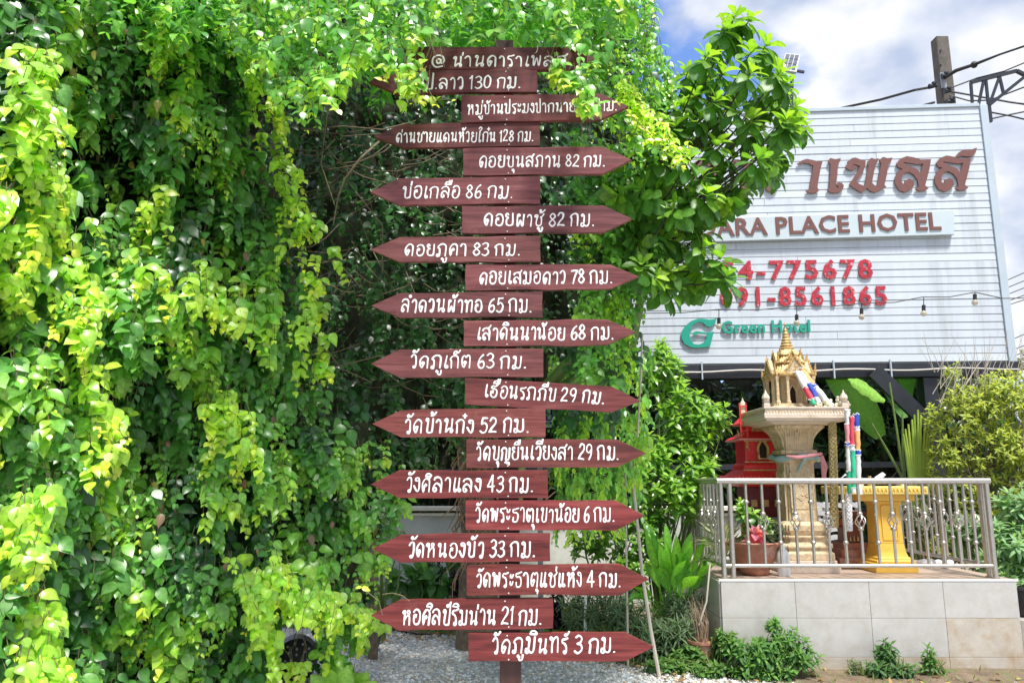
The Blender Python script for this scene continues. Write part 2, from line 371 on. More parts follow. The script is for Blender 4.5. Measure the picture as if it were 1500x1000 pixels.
class Leaves:
    def __init__(s, kind='ovate', m=None): s.kind = kind; s.m = m or M['leaf']; s.p = []; s.D = []; s.N = []; s.L = []; s.W = []; s.c = []
    def add(s, p, D, N, L, c, W=1.0):
        s.p.append(p); s.D.append(D); s.N.append(N); s.L.append(L); s.c.append(c); s.W.append(W)
    def emit(s, parent, nparts=0, name='leaf', stuff_name='foliage', fine_px=11, maxd=99):
        if not s.p: return
        p = np.array(s.p); D = np.array(s.D); N = np.array(s.N); L = np.array(s.L); W = np.array(s.W); c = np.clip(np.array(s.c), 0.003, 1)
        D /= np.linalg.norm(D, axis=1)[:, None]; N -= (N*D).sum(1)[:, None]*D; N /= (np.linalg.norm(N, axis=1)[:, None] + 1e-9); X = np.cross(D, N)
        z = p[:, 2] - EYE; dep = p[:, 1]*CP + z*SP; up = z*CP - p[:, 1]*SP
        px = 750 + FPX*p[:, 0]/dep; py = 500 - FPX*up/dep; app = FPX*L/dep
        inside = (px > 0) & (px < 1500) & (py > 0) & (py < 1000) & (dep > 0.3)
        score = np.where(inside, app, 0)*(1 + 0*W) - dep*1.5
        order = np.argsort(-np.where(inside, score, -1e3))
        parts = order[:nparts] if nparts else np.array([], int)
        me = leaf_mesh(s.kind, s.m)
        inv = np.array(parent.location)
        for i in parts:
            o = bpy.data.objects.new(name, me)
            a, b, n_ = X[i]*L[i]*W[i], D[i]*L[i], N[i]*L[i]
            mw = Matrix(((a[0], b[0], n_[0], p[i][0]), (a[1], b[1], n_[1], p[i][1]), (a[2], b[2], n_[2], p[i][2]), (0, 0, 0, 1)))
            link(o, parent); o.matrix_basis = mw; o.color = (*c[i], 1)
        rest = np.setdiff1d(np.arange(len(p)), parts)
        vs, fi, lt, cs = [], [], [], []; off = 0
        for fine in (True, False):
            sel = rest[(app[rest] > fine_px) & inside[rest]] if fine else rest[~((app[rest] > fine_px) & inside[rest])]
            if len(sel) == 0: continue
            V, F, Sh = shape(s.kind, fine)
            curl = RNG.uniform(0.1, 2.0, len(sel)); bend = RNG.normal(0, 0.2, len(sel))
            vx = (V[None, :, 0] + bend[:, None]*V[None, :, 1]**2)*(L[sel]*W[sel])[:, None]; vy = V[None, :, 1]*L[sel][:, None]; vz = V[None, :, 2]*(L[sel]*curl)[:, None]
            w = p[sel][:, None, :] + vx[..., None]*X[sel][:, None, :] + vy[..., None]*D[sel][:, None, :] + vz[..., None]*N[sel][:, None, :]
            vs.append(w.reshape(-1, 3)); cs.append((c[sel][:, None, :]*Sh[None, :, None]).reshape(-1, 3))
            fl = np.concatenate([np.array(f) for f in F]); ft = np.array([len(f) for f in F])
            k = len(V); idx = fl[None, :] + (np.arange(len(sel))*k)[:, None] + off
            fi.append(idx.ravel()); lt.append(np.tile(ft, len(sel))); off += k*len(sel)
        if vs: build_raw(stuff_name, np.concatenate(vs), np.concatenate(fi), np.concatenate(lt), np.concatenate(cs), s.m, parent, kind='stuff')
G_DARK = (0.028, 0.10, 0.026); G_MID = (0.11, 0.31, 0.06); G_LIGHT = (0.22, 0.48, 0.07); G_YEL = (0.52, 0.72, 0.07); G_YYEL = (0.66, 0.72, 0.07); G_BLUE = (0.05, 0.13, 0.05)
def jit(c, s=0.18):
    k = 1 + U(-s, s); g = U(-s, s)*0.4
    return (c[0]*k*(1+g), c[1]*k, c[2]*k*(1-g))
def lerp(a, b, t): return tuple(a[i]*(1-t) + b[i]*t for i in range(3))
def strand(lv, stems, p, n, step, out, size, c0, c1, droop=0.8, sway=0.25, W=1.0, tube=True, pair=True):
    p = Vector(p); d = Vector((U(-.3, .3), U(-.3, .1), -1)).normalized(); pts = [p.copy()]
    out = Vector(out).normalized(); side = Vector((out.y, -out.x, 0)); side = side.normalized() if side.length > .01 else Vector((1, 0, 0))
    side = Matrix.Rotation(U(-0.7, 0.7), 3, out) @ side
    for i in range(n):
        d = (d + Vector((U(-sway, sway), U(-sway, sway), U(-sway, sway)*.6 - 0.12))).normalized()
        p = p + d*step*U(0.8, 1.25); pts.append(p.copy()); t = i/max(1, n-1)
        sz = size*(1 - 0.5*t*t)*U(0.75, 1.2); col = lerp(c0, c1, t)
        for sgn in ((-1, 1) if pair else (random.choice((-1, 1)),)):
            D = side*sgn*U(0.25, 0.9) + Vector((0, 0, -droop*U(0.5, 1.2))) + out*U(0.05, 0.5) + Vector((U(-.2, .2), U(-.2, .2), U(-.2, .2)))
            N = out*U(0.8, 1.3) + Vector((0, 0, U(0.0, 0.7))) + side*sgn*U(-0.1, 0.5) + Vector((U(-.25, .25), U(-.25, .25), U(-.25, .25)))
            lv.add(tuple(p + D.normalized()*sz*0.12), tuple(D), tuple(N), sz, jit(col, 0.22), W*U(0.85, 1.12))
        if i % 2 == 0: side = Matrix.Rotation(U(0.2, 1.1), 3, Vector((0, 0, 1))) @ side
    if tube: stems.tube(pts, [0.0022]*(len(pts)-1) + [0.0008], 3, caps=False)
def bump(x, y, z, s=1.0): return noise.noise(Vector((x*s, y*s, z*s)))

# ================================================================== THE SETTING
def ground_z(x, y): return 0.012*noise.noise(Vector((x*0.6, y*0.6, 0)))
g = MB(); g.add([(-400, -60, -0.02), (400, -60, -0.02), (400, 900, -0.02), (-400, 900, -0.02)], [(0, 1, 2, 3)])
struct('ground', g, mat('earth', (0.20, 0.17, 0.12), 0.95, 0.3, 0.6, 0.5, 8))
gm = mat('gravel_bed', (0.52, 0.52, 0.50), 0.9, 0.28, 45, 1.0, 70, dirt=((0.22, 0.20, 0.165), 1.1, 0.5, 0.75))
g = MB(); nx, ny = 60, 60
for j in range(ny+1):
    for i in range(nx+1):
        x = -7 + 14*i/nx; y = -1 + 13*j/ny; g.v.append((x, y, ground_z(x, y)))
for j in range(ny):
    for i in range(nx): a = j*(nx+1)+i; g.f.append((a, a+1, a+nx+2, a+nx+1))
struct('gravel_yard', g, gm, smooth=True)
# earth bed behind the gravel, with a ragged edge
edge = [(-6.5, 8.4), (-2.2, 8.3), (-1.0, 8.05), (0.0, 7.7), (0.6, 7.1), (1.0, 6.62), (1.5, 6.3), (2.2, 6.12), (3.2, 6.02), (4.6, 5.95), (7, 5.9)]
def edge_y(x):
    for (x0, y0), (x1, y1) in zip(edge, edge[1:]):
        if x0 <= x <= x1: return y0 + (y1-y0)*(x-x0)/(x1-x0)
    return edge[-1][1]
g = MB(); nx, ny = 90, 26
for i in range(nx+1):
    x = -6.4 + 13.3*i/nx; y0 = edge_y(x) + 0.16*bump(x*2.7, 3, 0) + 0.06*bump(x*11, 3, 0)
    for j in range(ny+1):
        t = j/ny; y = y0 + (11.9 - y0)*t
        g.v.append((x, y, 0.012 + 0.03*min(1, t*8) + 0.03*bump(x*1.6, y*1.6, 4)))
for i in range(nx):
    for j in range(ny): a = i*(ny+1)+j; g.f.append((a, a+ny+1, a+ny+2, a+1))
struct('garden_soil', g, mat('soil', (0.16, 0.115, 0.075), 0.95, 0.4, 7, 0.9, 40, dirt=((0.12, 0.15, 0.05), 3, 0.5, 0.7)), smooth=True)
# loose stones and dead leaves
ico = [(0, 0, 1), (.894, 0, .447), (.276, .851, .447), (-.724, .526, .447), (-.724, -.526, .447), (.276, -.851, .447), (.724, .526, -.447), (-.276, .851, -.447), (-.894, 0, -.447), (-.276, -.851, -.447), (.724, -.526, -.447), (0, 0, -1)]
icf = [(0,1,2),(0,2,3),(0,3,4),(0,4,5),(0,5,1),(1,6,2),(2,7,3),(3,8,4),(4,9,5),(5,10,1),(2,6,7),(3,7,8),(4,8,9),(5,9,10),(1,10,6),(11,7,6),(11,8,7),(11,9,8),(11,10,9),(11,6,10)]
def stones(name, n, region, smin, smax, palette):
    V = np.array(ico); F = np.array(icf); k = 0; ps, ss, cs = [], [], []
    while k < n:
        x, y = region()
        if x is None: continue
        k += 1; ps.append((x, y, ground_z(x, y) + 0.004)); s = smin*(smax/smin)**(random.random()**1.8)
        ss.append((s*U(.8, 1.4), s*U(.8, 1.3), s*U(.45, .8))); cs.append(jit(random.choice(palette), .25))
    ps, ss, cs = np.array(ps), np.array(ss), np.array(cs)
    an = RNG.uniform(0, 6.28, n); W = V[None]*ss[:, None, :]*RNG.uniform(.75, 1.2, (n, 12))[:, :, None]
    x = W[..., 0]*np.cos(an)[:, None] - W[..., 1]*np.sin(an)[:, None]; y = W[..., 0]*np.sin(an)[:, None] + W[..., 1]*np.cos(an)[:, None]
    W = np.stack([x, y, W[..., 2]], -1) + ps[:, None, :]
    idx = (F.ravel()[None] + (np.arange(n)*12)[:, None]).ravel()
    o = build_raw(name, W.reshape(-1, 3), idx, np.full(n*20, 3), np.repeat(cs, 12, 0), M['col'], None, kind='stuff', smooth=False)
    return o
def reg_gravel():
    x = U(-2.0, 4.8); y = 5.4 + 2.9*random.random()
    if y > edge_y(x) + 0.25*random.random()**2: return None, None
    return x, y
o = stones('gravel', 17000, reg_gravel, 0.006, 0.02, [(.70, .71, .69), (.60, .61, .60), (.42, .43, .42), (.80, .79, .76), (.52, .47, .40)])
tag(o, 'pale grey gravel spread over the yard below the signpost', 'gravel')
def reg_edge():
    x = U(-1.8, 4.8); y = edge_y(x) + U(-0.28, 0.30); return x, y
o = stones('rubble', 2600, reg_edge, 0.006, 0.024, [(.30, .24, .17), (.42, .38, .31), (.20, .15, .10), (.5, .47, .42)])
tag(o, 'brown dirt crumbs and pebbles along the bed edge', 'rubble')

# ================================================================== SIGNPOST
GLY = {}
def glyph(ch, off=0.016, res=3):
    key = (ch, off, res)
    if key in GLY: return GLY[key]
    def mesh_of(s, o_=off):
        c = bpy.data.curves.new('t', 'FONT'); c.body = s; c.offset = o_; c.resolution_u = res
        o = bpy.data.objects.new('t', c); C.objects.link(o); bpy.context.view_layer.update()
        me = bpy.data.meshes.new_from_object(o.evaluated_get(bpy.context.evaluated_depsgraph_get()))
        vs = [(v.co.x, v.co.y) for v in me.vertices]; fs = [tuple(p.vertices) for p in me.polygons]
        bpy.data.objects.remove(o); bpy.data.curves.remove(c); bpy.data.meshes.remove(me)
        return vs, fs
    vs, fs = mesh_of(ch)
    if 'ref' not in GLY: GLY['ref'] = max(v[0] for v in mesh_of('H', 0)[0])
    adv = max(v[0] for v in mesh_of(ch + 'H', 0)[0]) - GLY['ref']
    GLY[key] = (vs, fs, adv); return GLY[key]
UPV = 'ิีึืั็ํ'; TONE = '่้๊๋์'; TALL = 'ปฝฟ'
def layout(text, off=0.016, jitter=True, space=0.9, res=3, track=0):
    V, F = [], []; x = 0; prev_up = False; base = ''
    for ch in text:
        if ch == ' ': x += 0.30*space; continue
        vs, fs, adv = glyph(ch, off, res)
        dx = dy = 0
        if ch in TONE: dy = 0.17 if prev_up else (-0.02)
        if (ch in TONE or ch in UPV) and base in TALL: dx = -0.11
        comb = ch in TONE or ch in UPV or ch in 'ุู'
        if ch in UPV: prev_up = True
        elif ch not in TONE: prev_up = False
        if not comb: base = ch
        sx = sy = 1; rot = 0
        if jitter: sx = U(.95, 1.06); sy = U(.96, 1.06); rot = U(-.035, .035); dy += U(-.018, .018)
        o = len(V); cr_, sr_ = math.cos(rot), math.sin(rot)
        for (a, b) in vs:
            a, b = a*sx, b*sy
            V.append((x + dx + a*cr_ - b*sr_, dy + a*sr_ + b*cr_))
        F += [tuple(i+o for i in f) for f in fs]
        x += adv*sx + (0 if comb else track)
    return V, F
# hand-painted letters: each glyph is a set of brush strokes, consonant height 1
STROKES = {
'ก': (.78, [[(.1, 0), (.1, .6), (.02, .74), (.18, .95), (.42, 1), (.6, .82), (.6, 0)]]),
'ข': (.74, [[(.2, .84), (.1, .78), (.04, .9), (.14, 1), (.26, .92), (.2, .6), (.18, .18), (.3, 0), (.5, .02), (.58, .2), (.58, 1)]]),
'ค': (.80, [[(.3, .60), (.39, .5), (.3, .42), (.23, .52), (.13, 0), (.05, .6), (.28, .98), (.52, .95), (.62, .7), (.62, 0)]]),
'ง': (.56, [[(.26, .78), (.14, .82), (.15, .97), (.3, .98), (.4, .85), (.42, .3), (.34, .02), (.2, .12), (.03, .42)]]),
'ช': (.78, [[(.2, .84), (.1, .78), (.04, .9), (.14, 1), (.26, .92), (.2, .6), (.18, .18), (.3, 0), (.5, .02), (.58, .2), (.56, .68), (.5, .8), (.64, .88), (.74, 1.08)]]),
'ญ': (.94, [[(.1, 0), (.1, .6), (.02, .74), (.16, .97), (.38, .97), (.48, .8), (.48, .12), (.58, 0), (.7, .06), (.76, .25), (.76, 1)], [(.46, -.2), (.56, -.14), (.62, -.28), (.78, -.16), (.84, -.34)]]),
'ด': (.78, [[(.34, .46), (.23, .5), (.18, .38), (.3, .32), (.34, .44), (.22, .02), (.07, .3), (.08, .7), (.32, 1), (.56, .86), (.6, .6), (.6, 0)]]),
'ต': (.80, [[(.34, .46), (.23, .5), (.18, .38), (.3, .32), (.34, .44), (.22, .02), (.06, .3), (.06, .8), (.2, .99), (.33, .84), (.47, 1), (.62, .8), (.62, 0)]]),
'ถ': (.82, [[(.16, .12), (.06, .12), (.04, 0), (.16, -.02), (.2, .12), (.16, .6), (.04, .74), (.2, .96), (.42, 1), (.64, .82), (.64, 0)]]),
'ท': (.78, [[(.14, .8), (.04, .88), (.11, 1), (.22, .92), (.2, .6), (.2, 0)], [(.2, .5), (.32, .85), (.47, 1), (.6, .85), (.6, 0)]]),
'ธ': (.72, [[(.6, 1.06), (.3, .97), (.1, .92), (.14, .72), (.42, .7), (.58, .52), (.56, .12), (.38, 0), (.16, .06), (.14, .34)]]),
'น': (.82, [[(.14, .8), (.04, .88), (.11, 1), (.22, .92), (.2, .5), (.2, .03), (.34, .22), (.52, .3), (.68, .18), (.62, 0), (.52, .1), (.58, .4), (.58, 1)]]),
'บ': (.74, [[(.14, .8), (.04, .88), (.11, 1), (.22, .92), (.2, .5), (.2, .12), (.3, 0), (.5, .02), (.58, .14), (.58, 1)]]),
'ป': (.74, [[(.14, .8), (.04, .88), (.11, 1), (.22, .92), (.2, .5), (.2, .12), (.3, 0), (.5, .02), (.58, .14), (.58, 1.42)]]),
'ผ': (.80, [[(.22, .84), (.31, .92), (.22, 1), (.12, .9), (.12, .5), (.14, .02), (.24, .08), (.37, .5), (.5, .06), (.6, .04), (.62, .5), (.62, 1)]]),
'พ': (.84, [[(.12, .8), (.03, .88), (.1, 1), (.2, .92), (.18, .5), (.23, .02), (.41, .82), (.58, .02), (.65, .5), (.66, 1)]]),
'ภ': (.84, [[(.16, .14), (.05, .12), (.04, -.01), (.16, -.03), (.21, .1), (.18, .58), (.06, .74), (.22, .96), (.44, 1), (.65, .82), (.65, 0)]]),
'ม': (.84, [[(.16, .84), (.06, .9), (.13, 1), (.25, .92), (.25, .5), (.24, .24), (.08, .24), (.06, .02), (.22, -.02), (.28, .16)], [(.28, .08), (.46, .0), (.6, .06), (.66, .3), (.66, 1)]]),
'ย': (.74, [[(.24, .86), (.2, .99), (.07, .94), (.08, .74), (.26, .62), (.1, .5), (.1, .15), (.26, 0), (.48, .02), (.58, .16), (.58, 1)]]),
'ร': (.56, [[(.3, .14), (.2, .06), (.28, -.03), (.38, .08), (.36, .4), (.26, .63), (.06, .74), (.1, .93), (.3, .95), (.5, 1.04)]]),
'ล': (.80, [[(.2, .28), (.28, .14), (.17, .02), (.06, .14), (.08, .42), (.26, .6), (.46, .5), (.6, .3)], [(.62, 0), (.62, .75), (.42, 1), (.14, .95), (.06, .82)]]),
'ว': (.56, [[(.3, .14), (.2, .06), (.28, -.03), (.39, .08), (.41, .6), (.34, .95), (.16, 1), (.04, .82)]]),
'ศ': (.82, [[(.3, .60), (.39, .5), (.3, .42), (.23, .52), (.13, 0), (.05, .6), (.28, .98), (.52, .92), (.62, .7), (.62, 0)], [(.46, .94), (.6, .98), (.74, 1.2)]]),
'ส': (.82, [[(.2, .28), (.28, .14), (.17, .02), (.06, .14), (.08, .42), (.26, .6), (.46, .5), (.6, .3)], [(.62, 0), (.62, .72), (.42, .97), (.14, .93), (.06, .8)], [(.42, .97), (.6, 1.0), (.74, 1.2)]]),
'ห': (.82, [[(.14, .8), (.04, .88), (.11, 1), (.22, .92), (.2, .5), (.2, 0)], [(.2, .34), (.36, .6), (.56, .78), (.56, .96), (.44, 1), (.42, .84), (.58, .6), (.62, 0)]]),
'อ': (.74, [[(.26, .64), (.15, .66), (.14, .52), (.26, .52)], [(.1, .6), (.08, .2), (.26, 0), (.48, .05), (.59, .3), (.58, .72), (.44, .97), (.2, 1), (.06, .84)]]),
'ฮ': (.76, [[(.26, .52), (.15, .54), (.14, .4), (.26, .4)], [(.1, .5), (.08, .18), (.26, 0), (.48, .05), (.59, .3), (.54, .62), (.3, .72), (.08, .8), (.2, .98), (.42, .92), (.64, 1.14)]]),
'ะ': (.44, [[(.06, .92), (.08, .74), (.22, .72), (.32, .92)], [(.06, .4), (.08, .2), (.22, .18), (.32, .4)]]),
'า': (.56, [[(.04, .82), (.16, 1), (.34, .93), (.4, .6), (.4, 0)]]),
'เ': (.40, [[(.18, 1), (.14, .5), (.12, .12), (.2, 0), (.31, .06), (.27, .18), (.14, .16)]]),
'แ': (.74, [[(.18, 1), (.14, .5), (.12, .12), (.2, 0), (.31, .06), (.27, .18), (.14, .16)], [(.52, 1), (.48, .5), (.46, .12), (.54, 0), (.65, .06), (.61, .18), (.48, .16)]]),
'โ': (.42, [[(.02, 1.34), (.16, 1.5), (.34, 1.42), (.3, 1.24), (.18, 1.1), (.16, .6), (.12, .12), (.2, 0), (.31, .06), (.27, .18), (.14, .16)]]),
'ั': (0, [[(-.4, 1.2), (-.5, 1.26), (-.42, 1.38), (-.32, 1.26), (-.22, 1.24), (-.06, 1.44)]]),
'ิ': (0, [[(-.6, 1.2), (-.5, 1.38), (-.26, 1.38), (-.14, 1.2), (-.6, 1.2)]]),
'ี': (0, [[(-.6, 1.2), (-.5, 1.38), (-.26, 1.38), (-.14, 1.2), (-.6, 1.2)], [(-.14, 1.2), (-.11, 1.54)]]),
'ื': (0, [[(-.6, 1.2), (-.5, 1.38), (-.26, 1.38), (-.14, 1.2), (-.6, 1.2)], [(-.27, 1.3), (-.25, 1.56)], [(-.13, 1.2), (-.1, 1.56)]]),
'ุ': (0, [[(-.2, -.2), (-.3, -.22), (-.26, -.34), (-.16, -.28), (-.16, -.54)]]),
'ู': (0, [[(-.44, -.2), (-.52, -.26), (-.44, -.34), (-.38, -.26), (-.38, -.46), (-.27, -.54), (-.16, -.46), (-.15, -.18)]]),
'็': (0, [[(-.42, 1.2), (-.56, 1.2), (-.54, 1.38), (-.4, 1.44), (-.34, 1.32), (-.26, 1.3), (-.12, 1.5)]]),
'่': (0, [[(-.2, 1.16), (-.19, 1.44)]]),
'้': (0, [[(-.46, 1.34), (-.4, 1.44), (-.32, 1.34), (-.42, 1.18), (-.22, 1.24), (-.06, 1.46)]]),
'๋': (0, [[(-.2, 1.14), (-.2, 1.46)], [(-.33, 1.3), (-.07, 1.3)]]),
'์': (0, [[(-.3, 1.2), (-.39, 1.28), (-.28, 1.36), (-.22, 1.24), (-.06, 1.52)]]),
'0': (.62, [[(.28, 1.14), (.08, .92), (.05, .3), (.26, .02), (.48, .25), (.5, .85), (.28, 1.14)]]),
'1': (.36, [[(.04, .92), (.12, 1.02), (.19, 1.14)], [(.19, 1.14), (.19, .5), (.18, 0)]]),
'2': (.62, [[(.05, .9), (.2, 1.13), (.45, 1.04), (.44, .7), (.2, .35), (.03, .04)], [(.03, .04), (.26, .06), (.52, .03)]]),
'3': (.60, [[(.05, 1.0), (.25, 1.14), (.45, .98), (.4, .7), (.2, .6)], [(.2, .6), (.44, .52), (.5, .22), (.26, 0), (.04, .12)]]),
'4': (.66, [[(.42, 0), (.42, .6), (.42, 1.14)], [(.42, 1.14), (.22, .76), (.02, .36)], [(.02, .36), (.3, .36), (.58, .36)]]),
'5': (.62, [[(.5, 1.12), (.3, 1.1), (.15, 1.1)], [(.15, 1.1), (.12, .9), (.1, .64)], [(.1, .64), (.32, .74), (.52, .5), (.44, .1), (.2, 0), (.04, .12)]]),
'6': (.62, [[(.42, 1.12), (.18, .88), (.06, .42), (.14, .06), (.38, .03), (.5, .3), (.36, .58), (.1, .42)]]),
'7': (.58, [[(.04, 1.06), (.26, 1.1), (.52, 1.1)], [(.52, 1.1), (.34, .6), (.22, 0)]]),
'8': (.62, [[(.28, .62), (.08, .86), (.28, 1.14), (.48, .88), (.28, .62), (.05, .28), (.28, 0), (.52, .28), (.28, .62)]]),
'9': (.62, [[(.46, .72), (.3, .52), (.08, .66), (.1, 1.0), (.3, 1.14), (.48, .95), (.46, .4), (.3, 0)]]),
'.': (.24, [[(.07, .03), (.11, .03)]]),
'@': (1.15, [[(.66, .62), (.54, .72), (.4, .58), (.42, .36), (.56, .3), (.66, .46), (.68, .68), (.7, .36), (.84, .32), (.94, .56), (.8, .92), (.46, 1.06), (.14, .84), (.1, .3), (.4, -.06), (.82, .02)]]),
}
def catmull(pts, n=4):
    if len(pts) < 3: return [Vector(p) for p in pts]
    q = [Vector(p) for p in pts]; q = [q[0]*2 - q[1]] + q + [q[-1]*2 - q[-2]]; out = []
    for i in range(1, len(q)-2):
        for k in range(n):
            t = k/n; out.append(.5*((2*q[i]) + (q[i+1]-q[i-1])*t + (2*q[i-1]-5*q[i]+4*q[i+1]-q[i+2])*t*t + (3*q[i]-q[i-1]-3*q[i+1]+q[i+2])*t**3))
    return out + [q[-2]]
def paint(text, seed):
    """lay a line of brush strokes out; returns strokes as (points, radii) and the total width"""
    x = 0; res = []; up = False; base = ''; kk = 0
    for ch in text:
        if ch == ' ': x += .34; continue
        comb = ch in TONE or ch in UPV or ch in 'ุู'; kk += 1
        src = 'า' if ch == 'ำ' else ch
        adv, strokes = STROKES[src]
        if ch == 'ำ': strokes = strokes + [[(-.2, 1.2), (-.28, 1.3), (-.18, 1.38), (-.1, 1.28), (-.2, 1.2)]]
        dy = .34 if (ch in TONE and up) else 0; dx = -.14 if (comb and base in TALL and ch not in 'ุู') else 0
        if not comb: sx, sy, rot, jy = U(.94, 1.08), U(.95, 1.07), U(-.05, .05), U(-.03, .03)
        for st in strokes:
            pts = []
            for (a, b) in st:
                a += U(-.014, .014); b += U(-.014, .014); a, b = a*sx, (b+dy)*sy
                pts.append((x + dx + a - b*rot + .07*b, b + a*rot + jy))
            c_ = catmull(pts); r0 = .071*U(.88, 1.14); n = len(c_)
            rad = [r0*(1 + .16*math.sin(i*.5 + seed + kk)) for i in range(n)]
            res.append((c_, rad))
        if ch in UPV: up = True
        elif ch not in TONE: up = False
        if not comb: base = ch; x += adv*sx + .075
    return res, x
SY = 3.3
SIGNS = [ # side, x0, x1, y top/bottom at left end, y top/bottom at right end, text, text x0, x1, baseline y left, baseline y right, note
 ('R', 592, 872, 69, 101, 69, 103, '@ น่านดาราเพลส', 631, 832, 98, 97, 19),
 ('L', 540, 787, 103, 137, 102, 134, 'สปป.ลาว 130 กม.', 592, 765, 131, 129, 20),
 ('R', 676, 921, 140, 179, 137, 175, 'หมู่บ้านประมงปากนาย 103 กม.', 684, 905, 168, 162, 17),
 ('L', 548, 791, 182, 217, 179, 213, 'ด่านชายแดนห้วยโก๋น 128 กม.', 580, 783, 209, 207, 17),
 ('R', 678, 925, 217, 257, 214, 254, 'ดอยขุนสถาน 82 กม.', 701, 888, 245, 244, 19),
 ('L', 543, 791, 262, 300, 258, 298, 'บ่อเกลือ 86 กม.', 589, 753, 290, 290, 20),
 ('R', 677, 926, 302, 342, 301, 340, 'ดอยผาชู้ 82 กม.', 708, 873, 331, 331, 20),
 ('L', 543, 792, 347, 384, 346, 383, 'ดอยภูคา 83 กม.', 592, 764, 375, 374, 19),
 ('R', 682, 936, 387, 425, 387, 423, 'ดอยเสมอดาว 78 กม.', 702, 899, 416, 415, 20),
 ('L', 544, 795, 430, 465, 427, 464, 'ลำดวนผ้าทอ 65 กม.', 587, 781, 457, 457, 20),
 ('R', 679, 932, 470, 507, 467, 505, 'เสาดินนาน้อย 68 กม.', 698, 901, 498, 497, 20),
 ('L', 543, 796, 512, 553, 510, 551, 'วัดภูเก็ต 63 กม.', 601, 773, 539, 539, 20),
 ('R', 681, 938, 553, 592, 568, 606, 'เฮือนรถถีบ 29 กม.', 709, 887, 581, 591, 19),
 ('L', 545, 799, 601, 640, 597, 640, 'วัดบ้านก๋ง 52 กม.', 592, 777, 634, 633, 21),
 ('R', 683, 947, 643, 685, 643, 684, 'วัดบุญยืนเวียงสา 29 กม.', 697, 908, 673, 673, 20),
 ('L', 543, 803, 689, 729, 688, 729, 'วังศิลาแลง 43 กม.', 594, 783, 720, 720, 21),
 ('R', 682, 944, 732, 776, 733, 776, 'วัดพระธาตุเขาน้อย 6 กม.', 696, 902, 764, 764, 20),
 ('L', 545, 806, 783, 824, 780, 822, 'วัดหนองบัว 33 กม.', 597, 786, 816, 815, 21),
 ('R', 684, 950, 827, 871, 825, 871, 'วัดพระธาตุแช่แห้ง 4 กม.', 697, 911, 859, 859, 20),
 ('L', 543, 810, 879, 923, 875, 920, 'หอศิลป์ริมน่าน 21 กม.', 588, 795, 914, 914, 21),
 ('R', 686, 958, 927, 968, 926, 968, 'วัดภูมินทร์ 3 กม.', 721, 904, 956, 955, 21),
]
sp_base = P(749, 1279, SY)
post_t = thing('direction_signpost', 'tall wooden post with red arrow boards pointing left and right, lettered in white', 'signpost', (sp_base.x, SY, 0))
pm = MB(); a = P(738, 66, SY+0.075); b = P(748, 980, SY+0.075); dr = (b-a)/(b.z-a.z); foot = a + dr*(0-a.z)
pm.bar(foot, a, 0.088, 0.09, Vector((0, 1, 0))); obj('post', pm, M['post'], post_t, bevel=0.004)
for k, (side, x0, x1, tl, bl, tr, br, txt, t0, t1, b0, b1, hh) in enumerate(SIGNS):
    dY = U(-0.006, 0.006); Yf = SY + dY
    y_at = lambda px, top: (tl + (tr-tl)*(px-x0)/(x1-x0)) if top else (bl + (br-bl)*(px-x0)/(x1-x0))
    sh = 42
    n1 = 7
    if side == 'L':
        xs = [x0+sh + (x1-x0-sh)*i/n1 for i in range(n1+1)]
        out = [(x0, (y_at(x0, 1)+y_at(x0, 0))/2)] + [(x, y_at(x, 1) + U(-.8, .8)) for x in xs] + [(x1 + U(-1, 1), (y_at(x1, 1)+y_at(x1, 0))/2)] + [(x, y_at(x, 0) + U(-.8, .8)) for x in xs[::-1]]
    else:
        xs = [x0 + (x1-x0-sh)*i/n1 for i in range(n1+1)]
        out = [(x0 + U(-1, 1), (y_at(x0, 1)+y_at(x0, 0))/2)] + [(x, y_at(x, 1) + U(-.8, .8)) for x in xs] + [(x1, (y_at(x1, 1)+y_at(x1, 0))/2)] + [(x, y_at(x, 0) + U(-.8, .8)) for x in xs[::-1]]
    W3 = [P(x, y, Yf) for x, y in out]
    pr = MB().prism([(w.x, w.z) for w in W3], lambda u, v, d: Vector((u, d, v)), Yf, Yf+0.024)
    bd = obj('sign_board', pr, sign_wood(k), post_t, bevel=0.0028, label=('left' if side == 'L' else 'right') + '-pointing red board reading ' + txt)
    res, tw_ = paint(txt, k)
    A, B = P(t0, b0, Yf), P(t1, b1, Yf); ux = (B-A); sx = ux.length/tw_; ux.normalize(); uz = Vector((-ux.z, 0, ux.x))
    sy = hh/FPX*SY*0.91; lm = MB(); ff = Yf - 0.0006
    for c_, rad in res:
        w3 = [Vector((A.x, ff, A.z)) + ux*(p.x*sx) + uz*(p.y*sy) for p in c_]
        sc_ = .5*(sy + min(sx, sy)); rr = [r*sc_ for r in rad]
        t0_ = (w3[0]-w3[1]).normalized(); t1_ = (w3[-1]-w3[-2]).normalized()
        w3 = [w3[0] + t0_*rr[0]*.8, w3[0] + t0_*rr[0]*.45] + w3 + [w3[-1] + t1_*rr[-1]*.45, w3[-1] + t1_*rr[-1]*.8]
        rr = [rr[0]*.45, rr[0]*.85] + rr + [rr[-1]*.85, rr[-1]*.45]
        o_ = len(lm.v); lm.tube(w3, rr, 8)
        dz_ = U(0, .0004)
        for i in range(o_, len(lm.v)): v = lm.v[i]; lm.v[i] = (v[0], ff - dz_ + (v[1]-ff)*.28, v[2])
    lo = obj('lettering', lm, M['text'], bd, smooth=True, ang=0)
    nm = MB()
    for q in range(2):
        cx = 741 + 3*q; cy = y_at(cx, 1)*(.91 if q == 0 else .06) + y_at(cx, 0)*(.09 if q == 0 else .94)
        obj('nail', MB().ball(P(cx + U(-2, 2), cy, Yf-0.001), 0.0035, 6, 4), M['nail'], bd)

